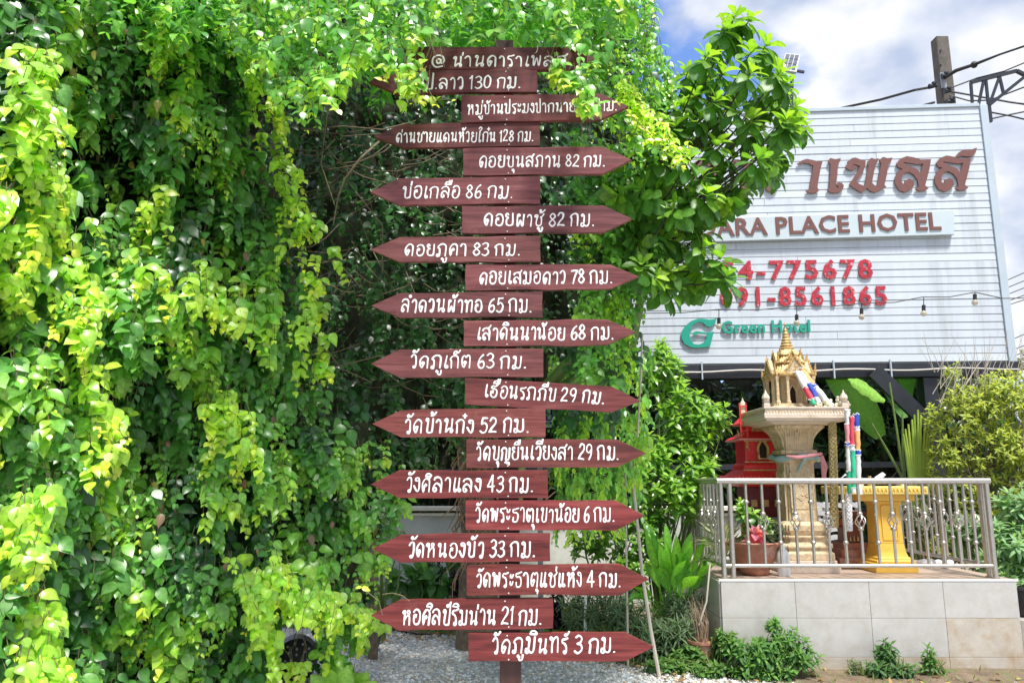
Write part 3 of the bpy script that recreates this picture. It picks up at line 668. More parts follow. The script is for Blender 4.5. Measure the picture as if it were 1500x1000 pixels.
# ================================================================== BILLBOARD
BR, BL_ = P(1482, 526, 9.5), P(925, 536, 9.82)
bu = Vector((BR.x-BL_.x, BR.y-BL_.y, 0)); bw = bu.length; bu.normalize(); bn = Vector((bu.y, -bu.x, 0)); bz0 = (BR.z+BL_.z)/2
def on_board(px, py, off=0.0):
    o = Vector((BL_.x, BL_.y, bz0)) + bn*off; d = ray(px, py); c0 = Vector((0, 0, EYE))
    t = (o-c0).dot(bn)/d.dot(bn); q = c0 + d*t - o
    return q.dot(bu), q.z
def BF(u, v, d): return Vector((BL_.x, BL_.y, bz0)) + bu*u + Vector((0, 0, v)) - bn*d     # d grows away from the viewer
top_v = on_board(1450, 156)[1]; right_u = on_board(1466, 340)[0]; left_u = on_board(905, 340)[0]
bb = thing('hotel_billboard', 'large white clapboard billboard with brown Thai lettering, red telephone numbers and green logo', 'billboard', (BF((left_u+right_u)/2, 0, 0).x, BF((left_u+right_u)/2, 0, 0).y, 0))
def bbox(mb, u0, u1, v0, v1, d0, d1):
    q = [BF(u, v, d) for v in (v0, v1) for (u, d) in ((u0, d0), (u1, d0), (u1, d1), (u0, d1))]
    return mb.hexa(q)
obj('backing_panel', bbox(MB(), left_u, right_u, 0.0, top_v, 0.03, 0.12), M['board_back'], bb)
NR = 34; hgt = top_v/NR
for i in range(NR):
    v0 = i*hgt; joint = U(0.3, 0.75)*(right_u-left_u) if i % 2 else None
    segs = [(left_u+0.02, right_u-0.09)] if joint is None else [(left_u+0.02, left_u+joint-0.002), (left_u+joint+0.002, right_u-0.09)]
    for (u0, u1) in segs:
        q = []
        ks = U(-.001, .001)
        for v, dd in ((v0+0.004, 0.0+ks), (v0+hgt, 0.005+ks)):
            q += [BF(u0, v, dd), BF(u1, v, dd), BF(u1, v, 0.028), BF(u0, v, 0.028)]
        obj('siding_board', MB().hexa(q), M['siding'] if random.random() < .75 else M['siding_b'], bb)
tm = MB(); bbox(tm, right_u-0.088, right_u+0.01, -0.01, top_v+0.02, -0.02, 0.13); obj('corner_trim', tm, M['steel_frame'], bb, bevel=.004)
tm = MB(); bbox(tm, left_u, right_u-0.09, top_v+0.001, top_v+0.05, -0.015, 0.13); obj('top_trim', tm, M['steel_frame'], bb, bevel=.004)
def blet(name, polys, depth, m, holes=(), parent=bb, off=-0.012):
    mb = MB(); 
    for i, p in enumerate(polys): mb.prism(p, BF, off-depth, off, holes if i == 0 else ())
    return obj(name, mb, m, parent)
def zsrc(pts, ox, oy, s, dx=0, dy=0): return [on_board(ox + (x+dx)/s, oy + (y+dy)/s, 0.03) for x, y in pts]
L_AA = [(40, 215), (75, 190), (115, 177), (160, 185), (200, 195), (242, 190), (225, 250), (212, 320), (200, 400), (213, 425), (195, 440), (155, 446), (125, 440), (109, 428), (138, 408), (150, 330), (168, 232), (130, 212), (90, 208), (60, 220)]
L_E = [(282, 195), (300, 170), (340, 180), (383, 171), (379, 195), (358, 218), (358, 290), (350, 350), (343, 390), (349, 404), (366, 402), (364, 390), (347, 386), (350, 370), (368, 361), (392, 365), (408, 385), (400, 415), (372, 438), (330, 443), (300, 438), (275, 418), (292, 400), (300, 300), (303, 220)]
L_PH = [(415, 240), (441, 216), (434, 200), (470, 171), (500, 167), (540, 182), (578, 190), (575, 240), (545, 300), (500, 352), (530, 374), (572, 390), (582, 320), (600, 240), (594, 196), (622, 168), (650, 178), (681, 172), (672, 200), (655, 215), (640, 300), (628, 362), (648, 384), (668, 390), (682, 310), (700, 215), (684, 186), (715, 161), (750, 171), (790, 167), (776, 200), (757, 215), (745, 300), (726, 380), (741, 396), (692, 420), (655, 438), (620, 432), (590, 404), (574, 414), (552, 442), (510, 420), (447, 380), (480, 330), (522, 262), (533, 232), (505, 222), (470, 214), (500, 230), (514, 240), (480, 264), (450, 264)]
L_L = [(818, 215), (850, 175), (900, 155), (960, 165), (1010, 182), (1091, 179), (1080, 250), (1060, 330), (1045, 385), (1073, 405), (1052, 424), (1005, 429), (968, 412), (995, 395), (985, 340), (955, 300), (915, 278), (880, 287), (860, 320), (862, 360), (880, 378), (887, 346), (925, 332), (955, 350), (960, 385), (930, 420), (885, 439), (840, 420), (810, 370), (808, 320), (830, 278), (868, 252), (836, 244)]
H_L = [(868, 203), (905, 206), (945, 212), (985, 219), (1031, 213), (1007, 284), (975, 252), (930, 236), (895, 236), (908, 222), (890, 214)]
L_TAIL = [(1283, 160), (1310, 125), (1345, 106), (1400, 106), (1452, 88), (1440, 130), (1415, 156), (1370, 158), (1330, 152), (1300, 163)]
L_R = [(0, 60), (25, 35), (60, 30), (90, 45), (125, 60), (120, 80), (80, 75), (55, 70), (75, 95), (110, 130), (125, 170), (115, 230), (95, 280), (60, 300), (25, 290), (5, 260), (15, 225), (45, 215), (70, 235), (80, 200), (70, 160), (40, 125), (10, 90)]
L_D = [(0, 120), (30, 80), (80, 55), (140, 60), (190, 85), (215, 80), (205, 150), (190, 250), (200, 290), (150, 300), (140, 280), (155, 180), (150, 120), (100, 95), (50, 115), (45, 170), (60, 240), (100, 250), (95, 290), (50, 300), (20, 270), (5, 190)]
for nm_, pts, dx, dy, holes in (('letter', L_AA, 0, 0, []), ('letter', L_E, 0, 0, []), ('letter', L_PH, 0, 0, []), ('letter', L_L, 0, 0, [H_L]), ('letter', L_L, 312, -5, [H_L]),
                         ('letter', L_D, -790, 120, []), ('letter', L_AA, -545, 2, []), ('letter', L_R, -215, 140, [])):
    polys = [zsrc(pts, 1160, 200, 5.357, dx, dy)]
    if dx == 312: polys.append(zsrc(L_TAIL, 1160, 200, 5.357))
    blet('letter', polys, 0.022, M['letter_brown'], [zsrc(h, 1160, 200, 5.357, dx, dy) for h in holes])
# name panel and its letters
c = [on_board(985, 322, .05), on_board(1397, 309, .05), on_board(1397, 344, .05), on_board(985, 356, .05)]
npn = MB().prism(c, BF, -0.07, -0.002); panel = obj('name_panel', npn, M['panel'], bb, bevel=.004)
def btext(txt, x0, x1, yb0, yb1, hpx, m, off, depth, parent, track=0, name='letter', o2=0.02, capref=0.69):
    V, F = layout(txt, o2, False, 1.0, 2, track)
    # letters separated so each is its own part
    x = 0; res = []
    A = Vector((*on_board(x0, yb0, off), 0)); B = Vector((*on_board(x1, yb1, off), 0)); total = max(v[0] for v in V) - min(v[0] for v in V); mn = min(v[0] for v in V)
    uxx = (B-A); s = uxx.length/total; uxx.normalize(); uyy = Vector((-uxx.y, uxx.x, 0))
    sy_ = (on_board(x0, yb0-hpx, off)[1] - on_board(x0, yb0, off)[1])/capref
    for ch in txt:
        if ch == ' ': x += 0.30; continue
        vs, fs, adv = glyph(ch, o2, 2)
        vv = []
        for (a_, b_) in vs: vv.append(A + uxx*((x+a_-mn)*s) + uyy*(b_*sy_))
        n = len(vv); mb = MB()
        me_v = [BF(v.x, v.y, -off-depth) for v in vv] + [BF(v.x, v.y, -off) for v in vv]
        ed = {}
        for f in fs:
            for i in range(len(f)):
                e = (f[i], f[(i+1) % len(f)]); ed[e] = ed.get(e, 0) + 1
        side = [(a_, b_, b_+n, a_+n) for (a_, b_) in ed if (b_, a_) not in ed]
        mb.add(me_v, [tuple(f) for f in fs] + side)
        obj(name, mb, m, parent); x += adv + track
btext('DARA PLACE HOTEL', 1025, 1379, 346, 336, 24, M['letter_brown'], 0.071, 0.012, panel, 0.02, o2=0.02)
btext('054-775678', 1031, 1279, 410, 407, 26, M['letter_red'], 0.008, 0.014, bb, 0.10, o2=0.025)
btext('091-8561865', 1055, 1300, 448, 446, 26, M['letter_red'], 0.008, 0.014, bb, 0.10, o2=0.025)
btext('Green Hotel', 1057, 1187, 488, 486, 17, M['letter_green'], 0.012, 0.018, bb, 0.03, o2=0.026)
LG = [(478, 38), (440, 50), (400, 55), (350, 45), (290, 45), (220, 70), (160, 120), (122, 180), (125, 240), (155, 295), (210, 325), (270, 336), (340, 330), (410, 325), (425, 260), (450, 171), (400, 185), (340, 180), (290, 170), (262, 173), (226, 192), (260, 212), (290, 194), (340, 197), (380, 200), (375, 240), (345, 285), (300, 304), (250, 298), (218, 260), (206, 200), (217, 140), (250, 95), (300, 76), (340, 84), (370, 115), (405, 128), (440, 112), (465, 75)]
blet('logo', [zsrc(LG, 980, 460, 6.818)], 0.018, M['letter_green'])
# black steel below
v_b = on_board(1200, 553)[1]
obj('beam', bbox(MB(), left_u, right_u+0.02, v_b, -0.012, -0.03, 0.22), M['black'], bb, bevel=.005)
cm = MB(); cm.tube([BF(left_u + (right_u-left_u)*i/30, v_b*0.55 + 0.012*math.sin(i*.8), -0.055) for i in range(31)], 0.013, 6); obj('conduit', cm, M['pipe'], bb, smooth=True)
for px in (1027, 1219, 1302):
    u = on_board(px, 540)[0]; obj('conduit_clip', bbox(MB(), u-.008, u+.008, v_b*1.1, 0.02, -0.075, -0.031), M['steel_frame'], bb)
for px in (1368, 1003, 700):
    u = on_board(px, 600)[0]
    mb = MB(); bbox(mb, u-0.085, u+0.085, -bz0, v_b-0.003, 0.02, 0.2); obj('steel_leg', mb, M['black'], bb, bevel=.004)
q0 = BF(*on_board(1274, 545), 0.0) ; q1 = BF(*on_board(1365, 634), 0.0)
obj('brace', MB().bar(q0 + Vector((0, -.12, 0)), q1 + Vector((0, -.12, 0)), 0.19, 0.06, bn), M['black'], bb)
obj('cross_bar', MB().bar(BF(*on_board(640, 690), .1), BF(*on_board(1352, 679), .1), 0.09, 0.07), M['black'], bb)

# solar floodlight on top of the board
fl = thing('solar_floodlight', 'solar panel floodlight tilted on the top edge of the billboard', 'floodlight', on_board and tuple(P(1160, 160, 9.62)))
a0, a1, a2, a3 = P(1150, 78, 9.6), P(1173, 80, 9.6), P(1167, 106, 9.45), P(1143, 102, 9.45)
nrm_ = (a1-a0).cross(a3-a0).normalized()*0.035
obj('solar_panel', MB().hexa([a3, a2, a1, a0, a3+nrm_, a2+nrm_, a1+nrm_, a0+nrm_]), M['grey'], fl, bevel=.004)
for r in range(3):
    for q in range(3):
        f = lambda s_, t_: a0 + (a1-a0)*s_ + (a3-a0)*t_
        c_ = [f(.08+.29*r, .06+.3*q), f(.33+.29*r, .06+.3*q), f(.33+.29*r, .32+.3*q), f(.08+.29*r, .32+.3*q)]
        lift = -nrm_*0.12; obj('solar_cell', MB().hexa([x + lift for x in c_] + [x - lift*.2 for x in c_]), M['solar'], fl)
obj('lamp_arm', MB().bar(P(1166, 104, 9.6), P(1178, 106, 9.6), 0.03).bar(P(1160, 100, 9.65), P(1160, 165, 9.65), 0.035), M['black'], fl)

# string of bulbs in front of the board
SLY = 8.9
wire = [(860, 470), (932, 459), (1000, 458), (1053, 453), (1110, 454), (1167, 448), (1215, 449), (1262, 444), (1310, 443), (1351, 435), (1390, 435), (1428, 428), (1469, 437), (1540, 436)]
sl = thing('string_lights', 'black outdoor cable with hanging clear bulbs strung across the billboard', 'string lights', tuple(P(1200, 450, SLY)))
obj('cable', MB().tube([P(x, y, SLY) for x, y in wire], 0.006, 5), M['cable'], sl)
for x, y, yb in ((1053, 453, 473), (1167, 448, 468), (1262, 444, 459), (1353, 435, 454), (1428, 428, 438)):
    p0 = P(x, y, SLY); p1 = P(x, yb-7, SLY); p2 = P(x, yb+1, SLY); p3 = P(x, yb+9, SLY)
    so = obj('bulb_socket', MB().tube([p0, p1], 0.005, 5).tube([p1, p2], 0.022, 8), M['blackp'], sl)
    obj('bulb', MB().ball((p2+p3)/2 , (p2-p3).length*0.55, 8, 6), M['bulb'], so, smooth=True)

# ================================================================== UTILITY POLE, CABLES, TRUSS
UY = 13.0
ut = P(1376, 57, UY); ub = P(1392, 165, UY)
up = thing('utility_pole', 'square weathered concrete utility pole rising behind the billboard', 'utility pole', (ub.x, UY, 0))
ub.x = ut.x + (ub.x-ut.x)*0.35
obj('pole', MB().hexa([Vector((ut.x+s1*.16, UY+s2*.13, 0)) for s1, s2 in ((-1, -1), (1, -1), (1, 1), (-1, 1))] + [Vector((ut.x+s1*.115, UY+s2*.10, ut.z)) for s1, s2 in ((-1, -1), (1, -1), (1, 1), (-1, 1))]), M['conc_pole'], up, bevel=.012)
for y in (74, 95, 126):
    obj('bolt_hole', MB().tube([P(1378, y, UY-.125), P(1378, y, UY-.10)], 0.016, 8), M['back'], up)
hw = MB()
for (x, y) in ((1384, 112), (1388, 134), (1392, 150), (1366, 127)):
    c_ = P(x, y, UY-.2); hw.tube([c_ + Vector((-.06, 0, 0)), c_ + Vector((.08, 0, .02))], [.05, .03], 8); hw.ball(c_ + Vector((.02, -.02, .05)), .045, 8, 5)
obj('insulator', hw, M['black'], up)
obj('clamp_plate', MB().box(P(1382, 118, UY-.17), (.1, .02, .3)), M['grey'], up)
def cab(name, pts, r, label, Ys=None):
    n = len(pts); Ys = Ys or [UY]*n
    o = single(name, MB().tube([P(x, y, Y) for (x, y), Y in zip(pts, Ys)], r, 5), M['cable'], label, 'cable', 'overhead cables by the utility pole')
cab('power_cable', [(1384, 114), (1400, 104), (1427, 95), (1465, 80), (1530, 58)], [.03, .035, .03, .018, .018], 'thick upper cable rising right from the utility pole past a black splice', [12.8, 12.5, 12.2, 11.6, 11])
single('cable_splice', MB().ball(P(1427, 95, 12.18), .06, 8, 6), M['cable'], 'small round black splice on the upper cable right of the pole', 'splice', smooth=True)
cab('power_cable', [(1368, 127), (1340, 132), (1290, 146), (1215, 162), (1100, 185)], .024, 'sagging cable from the pole down left behind the billboard top', [12.9, 12.9, 13.3, 14, 15])
cab('power_cable', [(1369, 150), (1350, 155), (1320, 162), (1260, 175)], .022, 'lower short cable left of the pole meeting the billboard top edge', [12.9, 12.9, 13, 13])
cab('power_cable', [(1390, 130), (1430, 115), (1470, 105), (1530, 80)], .014, 'second cable crossing right behind the black truss', [12.8, 12.8, 12.5, 12.4])
cab('power_cable', [(1391, 134), (1430, 141), (1480, 150), (1530, 157)], .018, 'cable running right and slightly down past the truss', [12.8, 12.6, 12.4, 12.2])
cab('power_cable', [(1391, 140), (1420, 148), (1450, 147), (1500, 128), (1530, 121)], .014, 'cable dipping behind the truss then rising right', [12.8, 12.6, 12.4, 12.2, 12.2])
cab('power_cable', [(1453, 165), (1480, 170), (1530, 182)], .014, 'upper of the crossing cables at the right corner of the billboard', [12, 12, 12])
cab('power_cable', [(1453, 174), (1485, 167), (1530, 158)], .014, 'rising cable of the crossing pair at the right corner of the billboard', [12, 12, 12])
for i, (y0, y1) in enumerate(((410, 396), (421, 409), (431, 420), (441, 432), (447, 440), (500, 486), (515, 505), (524, 516))):
    cab('far_cable', [(1440, y0+5), (1476, y0), (1540, y1-14)], .011, ('topmost', 'second', 'third', 'fourth', 'fifth', 'sixth', 'seventh', 'lowest')[i] + ' thin far cable beyond the right edge of the billboard', [16, 16, 16])
tr_ = MB(); TY = 10.2
tp = {k: P(x, y, TY) for k, (x, y) in dict(a=(1422, 121), b=(1425, 160), c=(1489, 104), d=(1503, 111), e=(1448, 155), f=(1432, 158), g=(1441, 117), h=(1464, 112), i=(1470, 136), j=(1444, 117)).items()}
tru = thing('steel_truss', 'black steel lattice bracket sticking up at the right end of the billboard', 'truss', tuple(tp['e']))
obj('chord', tr_.bar(tp['a'], tp['c'], .045).bar(tp['c'], tp['d'], .045).bar(tp['d'], tp['e'], .045).bar(tp['e'], tp['e'] + Vector((0, 0, -.25)), .045), M['black'], tru)
for q, w in (('a', 'b'), ('g', 'f'), ('j', 'e'), ('h', 'e'), ('h', 'i')):
    obj('web_bar', MB().bar(tp[q], tp[w] + Vector((0, .002, -.02)), .032), M['black'], tru)

# ================================================================== LOW WALL, BLUE SIGN
wl_ = thing('low_wall', 'low grey plastered wall with cream rails along its top behind the plants', 'wall', (0.2, 9.6, 0))
obj('wall_panel', MB().box((0.0, 9.65, .53), (7.5, .12, 1.08)), M['wall'], wl_)
for xx in (-2.3, -.15, 2.0): obj('pier', MB().box((xx, 9.6, .56), (.2, .2, 1.12)), M['wall'], wl_)
for zz, t in ((1.16, .05), (1.09, .035)): obj('cap_rail', MB().box((0, 9.62, zz), (7.5, .26 if t > .04 else .2, t)), M['cream'], wl_, bevel=.006)
bs = thing('blue_signboard', 'blue signboard with white lettering half hidden behind the arrow boards', 'sign', tuple(P(815, 640, 7.6)))
def sheet(q, t, m, name, par, **k):
    q = [Vector(v) for v in q]; n_ = Vector((0, t, 0)); return obj(name, MB().hexa([q[0], q[1], q[2], q[3], q[0]+n_, q[1]+n_, q[2]+n_, q[3]+n_]), m, par, **k)
sheet([P(770, 622, 7.6), P(823, 623, 7.6), P(860, 546, 7.6), P(770, 562, 7.6)], .03, M['blue'], 'sign_face', bs)
sheet([P(770, 617, 7.59), P(812, 618, 7.59), P(812, 607, 7.59), P(770, 606, 7.59)], .008, M['white'], 'white_band', bs)
V, F = layout('น่าน', .02, False, .8); mxx = max(v[0] for v in V)
q0, q1 = P(770, 616, 7.575), P(811, 617, 7.575); sxx = (q1.x-q0.x)/mxx
obj('lettering', MB().add([q0 + Vector((v[0]*sxx, 0, v[1]*.11)) for v in V], F), M['blue'], bs)
sheet([P(770, 625, 7.58), P(838, 626, 7.58), P(838, 622, 7.58), P(770, 621, 7.58)], .04, M['white'], 'sign_edge', bs)
obj('sign_leg', MB().bar(P(790, 560, 7.66), Vector((P(790, 560, 7.66).x, 7.66, 0)), .05), M['grey'], bs)

# ================================================================== PLATFORM
PX0, PX1, PY0, PY1, PZ = 1.68, 4.06, 6.45, 8.05, 0.712
pl = thing('tiled_platform', 'raised platform clad in pale marbled tiles carrying the spirit houses', 'platform', ((PX0+PX1)/2, (PY0+PY1)/2, 0))
obj('core', MB().box(((PX0+PX1)/2, (PY0+PY1)/2, PZ/2-.004), (PX1-PX0-.012, PY1-PY0-.012, PZ-.012)), M['grout'], pl)
rows = [(0.0, .119), (.122, .414), (.417, PZ-.014)]
nc = 4; tw = (PX1-PX0)/nc
for (z0, z1) in rows:
    for i in range(nc):
        x0 = PX0 + i*tw + .0012; x1 = PX0 + (i+1)*tw - .0012
        obj('wall_tile', MB().box(((x0+x1)/2, PY0-.004, (z0+z1)/2), (x1-x0, .016, z1-z0)), M['tile_low'] if z0 < .05 or (i == 3 and z0 < .2) else M['tile_w'], pl, bevel=.0015)
    for s, xx in ((0, PX0-.004), (1, PX1+.004)):
        for i in range(3):
            y0 = PY0 + .012 + i*(PY1-PY0-.012)/3; y1 = PY0 + .008 + (i+1)*(PY1-PY0-.012)/3
            obj('wall_tile', MB().box((xx, (y0+y1)/2, (z0+z1)/2), (.016, y1-y0, z1-z0)), M['tile_w'], pl, bevel=.0015)
for i in range(8):
    for j in range(5):
        dx = (PX1-PX0)/8; dy = (PY1-PY0)/5
        obj('floor_tile', MB().box((PX0 + (i+.5)*dx, PY0 + (j+.5)*dy, PZ-.008 + U(-.0006, .0006)), (dx-.005, dy-.005, .016)), M['tile_top'], pl, bevel=.001)
obj('nosing', MB().box(((PX0+PX1)/2, PY0-.010, PZ-.005), (PX1-PX0+.03, .012, .014)), M['white'], pl)

# balustrade
RZ = 1.492; inset = .055
bal = thing('steel_balustrade', 'stainless steel balustrade with twisted basket balusters around the tiled platform', 'railing', ((PX0+PX1)/2, PY0, PZ))
fx0, fx1, fy, by = PX0+.05, PX1-.12, PY0+inset, PY1-inset
def rail(a, b, r, name): obj(name, MB().tube([a, b], r, 10), M['inox'], bal, smooth=True)
rail((fx0-.03, fy, RZ), (fx1+.03, fy, RZ), .027, 'top_rail'); rail((fx0, fy+.03, RZ), (fx0, by, RZ), .027, 'top_rail'); rail((fx1, fy+.03, RZ), (fx1, by, RZ), .027, 'top_rail')
rail((fx0, fy, PZ+.10), (fx1, fy, PZ+.10), .016, 'bottom_rail'); rail((fx0, fy, PZ+.10), (fx0, by, PZ+.10), .016, 'bottom_rail'); rail((fx1, fy, PZ+.10), (fx1, by, PZ+.10), .016, 'bottom_rail')
for (x, y) in ((fx0, fy), (fx0+.075, fy), (fx1, fy), (fx1+.0, fy+.08), (fx0, by), (fx1, by), (fx0, (fy+by)/2), (fx1, (fy+by)/2)):
    obj('rail_post', MB().tube([(x, y, PZ), (x, y, RZ-.01)], .021, 10).tube([(x, y, PZ), (x, y, PZ+.012)], .032, 10), M['inox'], bal, smooth=True)
def baluster_mesh(kind):
    z0, z1 = PZ+.10-PZ, RZ-PZ; m = MB(); r = .0125; h = z1 - z0
    if kind == 0:
        m.tube([(0, 0, z0), (0, 0, z1)], r, 8); beads = (z0+h*.27, z0+h*.75)
    else:
        m.tube([(0, 0, z0), (0, 0, z0+h*.42)], r, 8); m.tube([(0, 0, z0+h*.62), (0, 0, z1)], r, 8); beads = (z0+h*.43, z0+h*.61)
    for b_ in beads: m.ball((0, 0, b_), .023, 10, 6, .8)
    return m
def cage_mesh():
    z0 = .10; h = RZ-PZ-z0; m = MB(); za, zb = z0+h*.43, z0+h*.61
    for k in range(5):
        pts = []
        for i in range(7):
            t = i/6; a = 2*PI*k/5 + t*1.9; rr = .005 + .036*math.sin(PI*t); pts.append((rr*math.cos(a), rr*math.sin(a), za + (zb-za)*t))
        m.tube(pts, .0048, 5)
    return m
protos = [obj('baluster', baluster_mesh(0), M['inox'], bal, smooth=True), obj('baluster', baluster_mesh(1), M['inox'], bal, smooth=True)]
cage = obj('basket_twist', cage_mesh(), M['inox'], protos[1], smooth=True)
spots = []
n = 15
for i in range(n): spots.append((fx0+.075 + (fx1-fx0-.075)*(i+1)/(n+1), fy, i % 2))
for xx in (fx0, fx1):
    for i in range(12):
        y = fy + (by-fy)*(i+1)/13
        if i == 6: y += .03
        spots.append((xx, y, i % 2))
used = [False, False]
for (x, y, k) in spots:
    if not used[k]: b_ = protos[k]; used[k] = True
    else:
        b_ = protos[k].copy(); C.objects.link(b_); b_.parent = bal; b_.matrix_parent_inverse = protos[k].matrix_parent_inverse.copy()
        if k: c_ = cage.copy(); C.objects.link(c_); c_.parent = b_
    b_.matrix_basis = Matrix.Translation((x, y, PZ))
    b_.rotation_euler[2] = U(0, 3)

# ================================================================== GOLD SPIRIT HOUSE
GX, GY, GK = 2.585, 7.12, 0.87
gs = thing('gold_spirit_house', 'sand-gold spirit house with tiered spire on a carved pedestal behind the railing', 'spirit house', (GX, GY, PZ))
def Z(py, Y=GY): return ZA(py, Y)
z = PZ
prof = [(.30, z), (.30, z+.07), (.275, z+.075), (.275, z+.10)]
obj('base_block', MB().square(prof, (GX, GY, 0), .12), M['pale'], gs, bevel=.004)
prof = [(.265, z+.101), (.265, z+.16), (.24, z+.175), (.24, z+.20), (.255, z+.205), (.255, z+.225), (.215, z+.25), (.215, z+.285), (.235, z+.29), (.235, z+.31)]
obj('stepped_plinth', MB().square(prof, (GX, GY, 0), .16), M['sand'], gs, bevel=.004)
prof = [(.20, z+.311), (.205, z+.33), (.225, z+.35), (.225, z+.40), (.19, z+.425), (.175, z+.43)]
obj('moulded_foot', MB().square(prof, (GX, GY, 0), .2), M['sand'], gs, bevel=.003)
prof = [(.165, z+.431), (.158, z+.60), (.155, z+.93), (.16, z+.94), (.185, z+.955), (.185, z+.975)]
obj('shaft', MB().square(prof, (GX, GY, 0), .28), M['sand'], gs, bevel=.003)
# carved panels on the shaft faces
def carved(cx, cy, cz, w, h, face, par, m):
    fr = MB(); cv = MB()
    fo = {'f': lambda u, v, d: Vector((cx+u, cy-d, cz+v)), 'l': lambda u, v, d: Vector((cx-d, cy-u, cz+v))}[face]
    def rr(w_, h_, r, k=4):
        pts = []
        for sx_, sy_, a0_ in ((1, 1, 0), (-1, 1, 90), (-1, -1, 180), (1, -1, 270)):
            for i in range(k+1): a = math.radians(a0_ + 90*i/k); pts.append((sx_*(w_-r) + r*math.cos(a), sy_*(h_-r) + r*math.sin(a)))
        return pts
    outer = rr(w/2, h/2, .02); inner = rr(w/2-.010, h/2-.010, .014)
    fr.prism(outer, fo, .008, -.004, [inner[::-1]])
    for i in range(22):
        u = U(-w/2+.03, w/2-.03); v = U(-h/2+.04, h/2-.04); a = U(0, 6.28); pts = []
        for s in range(7): pts.append(fo(u, v, .001)); u += .014*math.cos(a); v += .014*math.sin(a); a += U(-.1, 1.1)
        if all(True for _ in pts): cv.tube(pts, [.001, .005, .006, .006, .005, .004, .001], 5)
    obj('panel_frame', fr, m, par); obj('carving', cv, m, par, smooth=True)
carved(GX, GY-.1575, z+.70, .24, .33, 'f', gs, M['sand']); carved(GX-.1575, GY, z+.70, .24, .33, 'l', gs, M['sand'])
# capital with flutes
prof = [(.15, z+.976), (.15, z+1.0), (.185, z+1.02), (.185, z+1.05), (.15, z+1.06), (.155, z+1.10), (.17, z+1.16), (.205, z+1.21), (.245, z+1.245), (.255, z+1.25), (.255, z+1.275)]
obj('capital', MB().square(prof, (GX, GY, 0), .18), M['sand'], gs, bevel=.003)
fm = MB()
for i in range(13):
    u = -.13 + .26*i/12
    pts = [(.152, z+1.075), (.160, z+1.11), (.176, z+1.165), (.211, z+1.213), (.245, z+1.24)]
    fm.tube([(GX + u*(1+(r-.15)*3.5), GY - r, zz) for r, zz in pts], .006, 5); fm.tube([(GX - r, GY + u*(1+(r-.15)*3.5), zz) for r, zz in pts], .006, 5)
obj('fluting', fm, M['sand'], gs, smooth=True)
# deck with frieze, posts
DZ = z+1.276; dh = .43
obj('deck_underside', MB().square([(.30, DZ), (.36, DZ+.022)], (GX, GY, 0)), M['pale'], gs)
obj('deck', MB().square([(dh-.02, DZ+.023), (dh-.02, DZ+.04), (dh, DZ+.045), (dh, DZ+.085), (dh-.012, DZ+.09), (dh-.012, DZ+.125), (dh, DZ+.13), (dh, DZ+.145)], (GX, GY, 0)), M['pale'], gs, bevel=.003)
fz = MB()
for i in range(27):
    u = -.40 + .8*i/26
    fz.lathe([(.010, 0), (.006, .012), (.001, .02)], (GX+u, GY-dh+.010, DZ+.095), 6); fz.lathe([(.010, 0), (.006, .012), (.001, .02)], (GX-dh+.010, GY+u, DZ+.095), 6)
obj('frieze', fz, M['sand'], gs)
for sx_ in (-1, 1):
    for sy_ in (-1, 1):
        cx_, cy_ = GX + sx_*(dh-.035), GY + sy_*(dh-.035)
        fin = MB().square([(.032, DZ+.146), (.032, DZ+.17), (.026, DZ+.175), (.026, DZ+.19), (.036, DZ+.197)], (cx_, cy_, 0))
        fin.lathe([(.03, .198), (.042, .222), (.034, .245), (.018, .262), (.012, .272), (.002, .30)], (cx_, cy_, DZ), 8)
        obj('finial', fin, M['pale'], gs, smooth=True, ang=30)
# the house
HZ = DZ+.146; hw_ = .205; HX, HY = GX-.01, GY
obj('house_base', MB().square([(.26, HZ), (.26, HZ+.02), (.235, HZ+.025), (.235, HZ+.045)], (HX, HY, 0), .15), M['sand'], gs, bevel=.003)
hb = HZ+.046; hh = .25
obj('cella', MB().box((HX, HY+.03, hb+hh/2), (.22, .24, hh)), M['sand'], gs)
for (dx, dy, w_, d_) in ((0, -.095, .09, .012), (-.115, .03, .012, .09)):
    poly = [(-.045, 0), (.045, 0), (.045, .12), (.03, .16), (0, .195), (-.03, .16), (-.045, .12)]; pin = [(-.03, .008), (.03, .008), (.03, .118), (.018, .145), (0, .17), (-.018, .145), (-.03, .118)]
    fo = (lambda u, v, d: Vector((HX+u, HY-.091-d, hb+v))) if dx == 0 else (lambda u, v, d: Vector((HX-.111-d, HY+.03-u, hb+v)))
    obj('doorway', MB().prism(pin, fo, .004, -.001), M['dark'], gs); obj('door_arch', MB().prism(poly, fo, .016, -.002, [pin[::-1]]), M['sand'], gs, bevel=.002)
for sx_ in (-1, 1):
    for sy_ in (-1, 1):
        for (ax, ay) in ((.19, .19), (.085, .20), (.20, .085)):
            if (ax, ay) == (.085, .20) and sy_ == 1 and False: continue
            cm_ = MB().square([(.022, hb), (.022, hb+.02), (.015, hb+.03), (.0135, hb+hh-.04), (.019, hb+hh-.02), (.021, hb+hh)], (HX+sx_*ax, HY+sy_*ay, 0), .2)
            obj('column', cm_, M['sand'], gs)
rz = hb+hh
obj('eaves', MB().square([(.225, rz+.001), (.235, rz+.012), (.235, rz+.03), (.20, rz+.04)], (HX, HY, 0), .25), M['gold'], gs, bevel=.002)
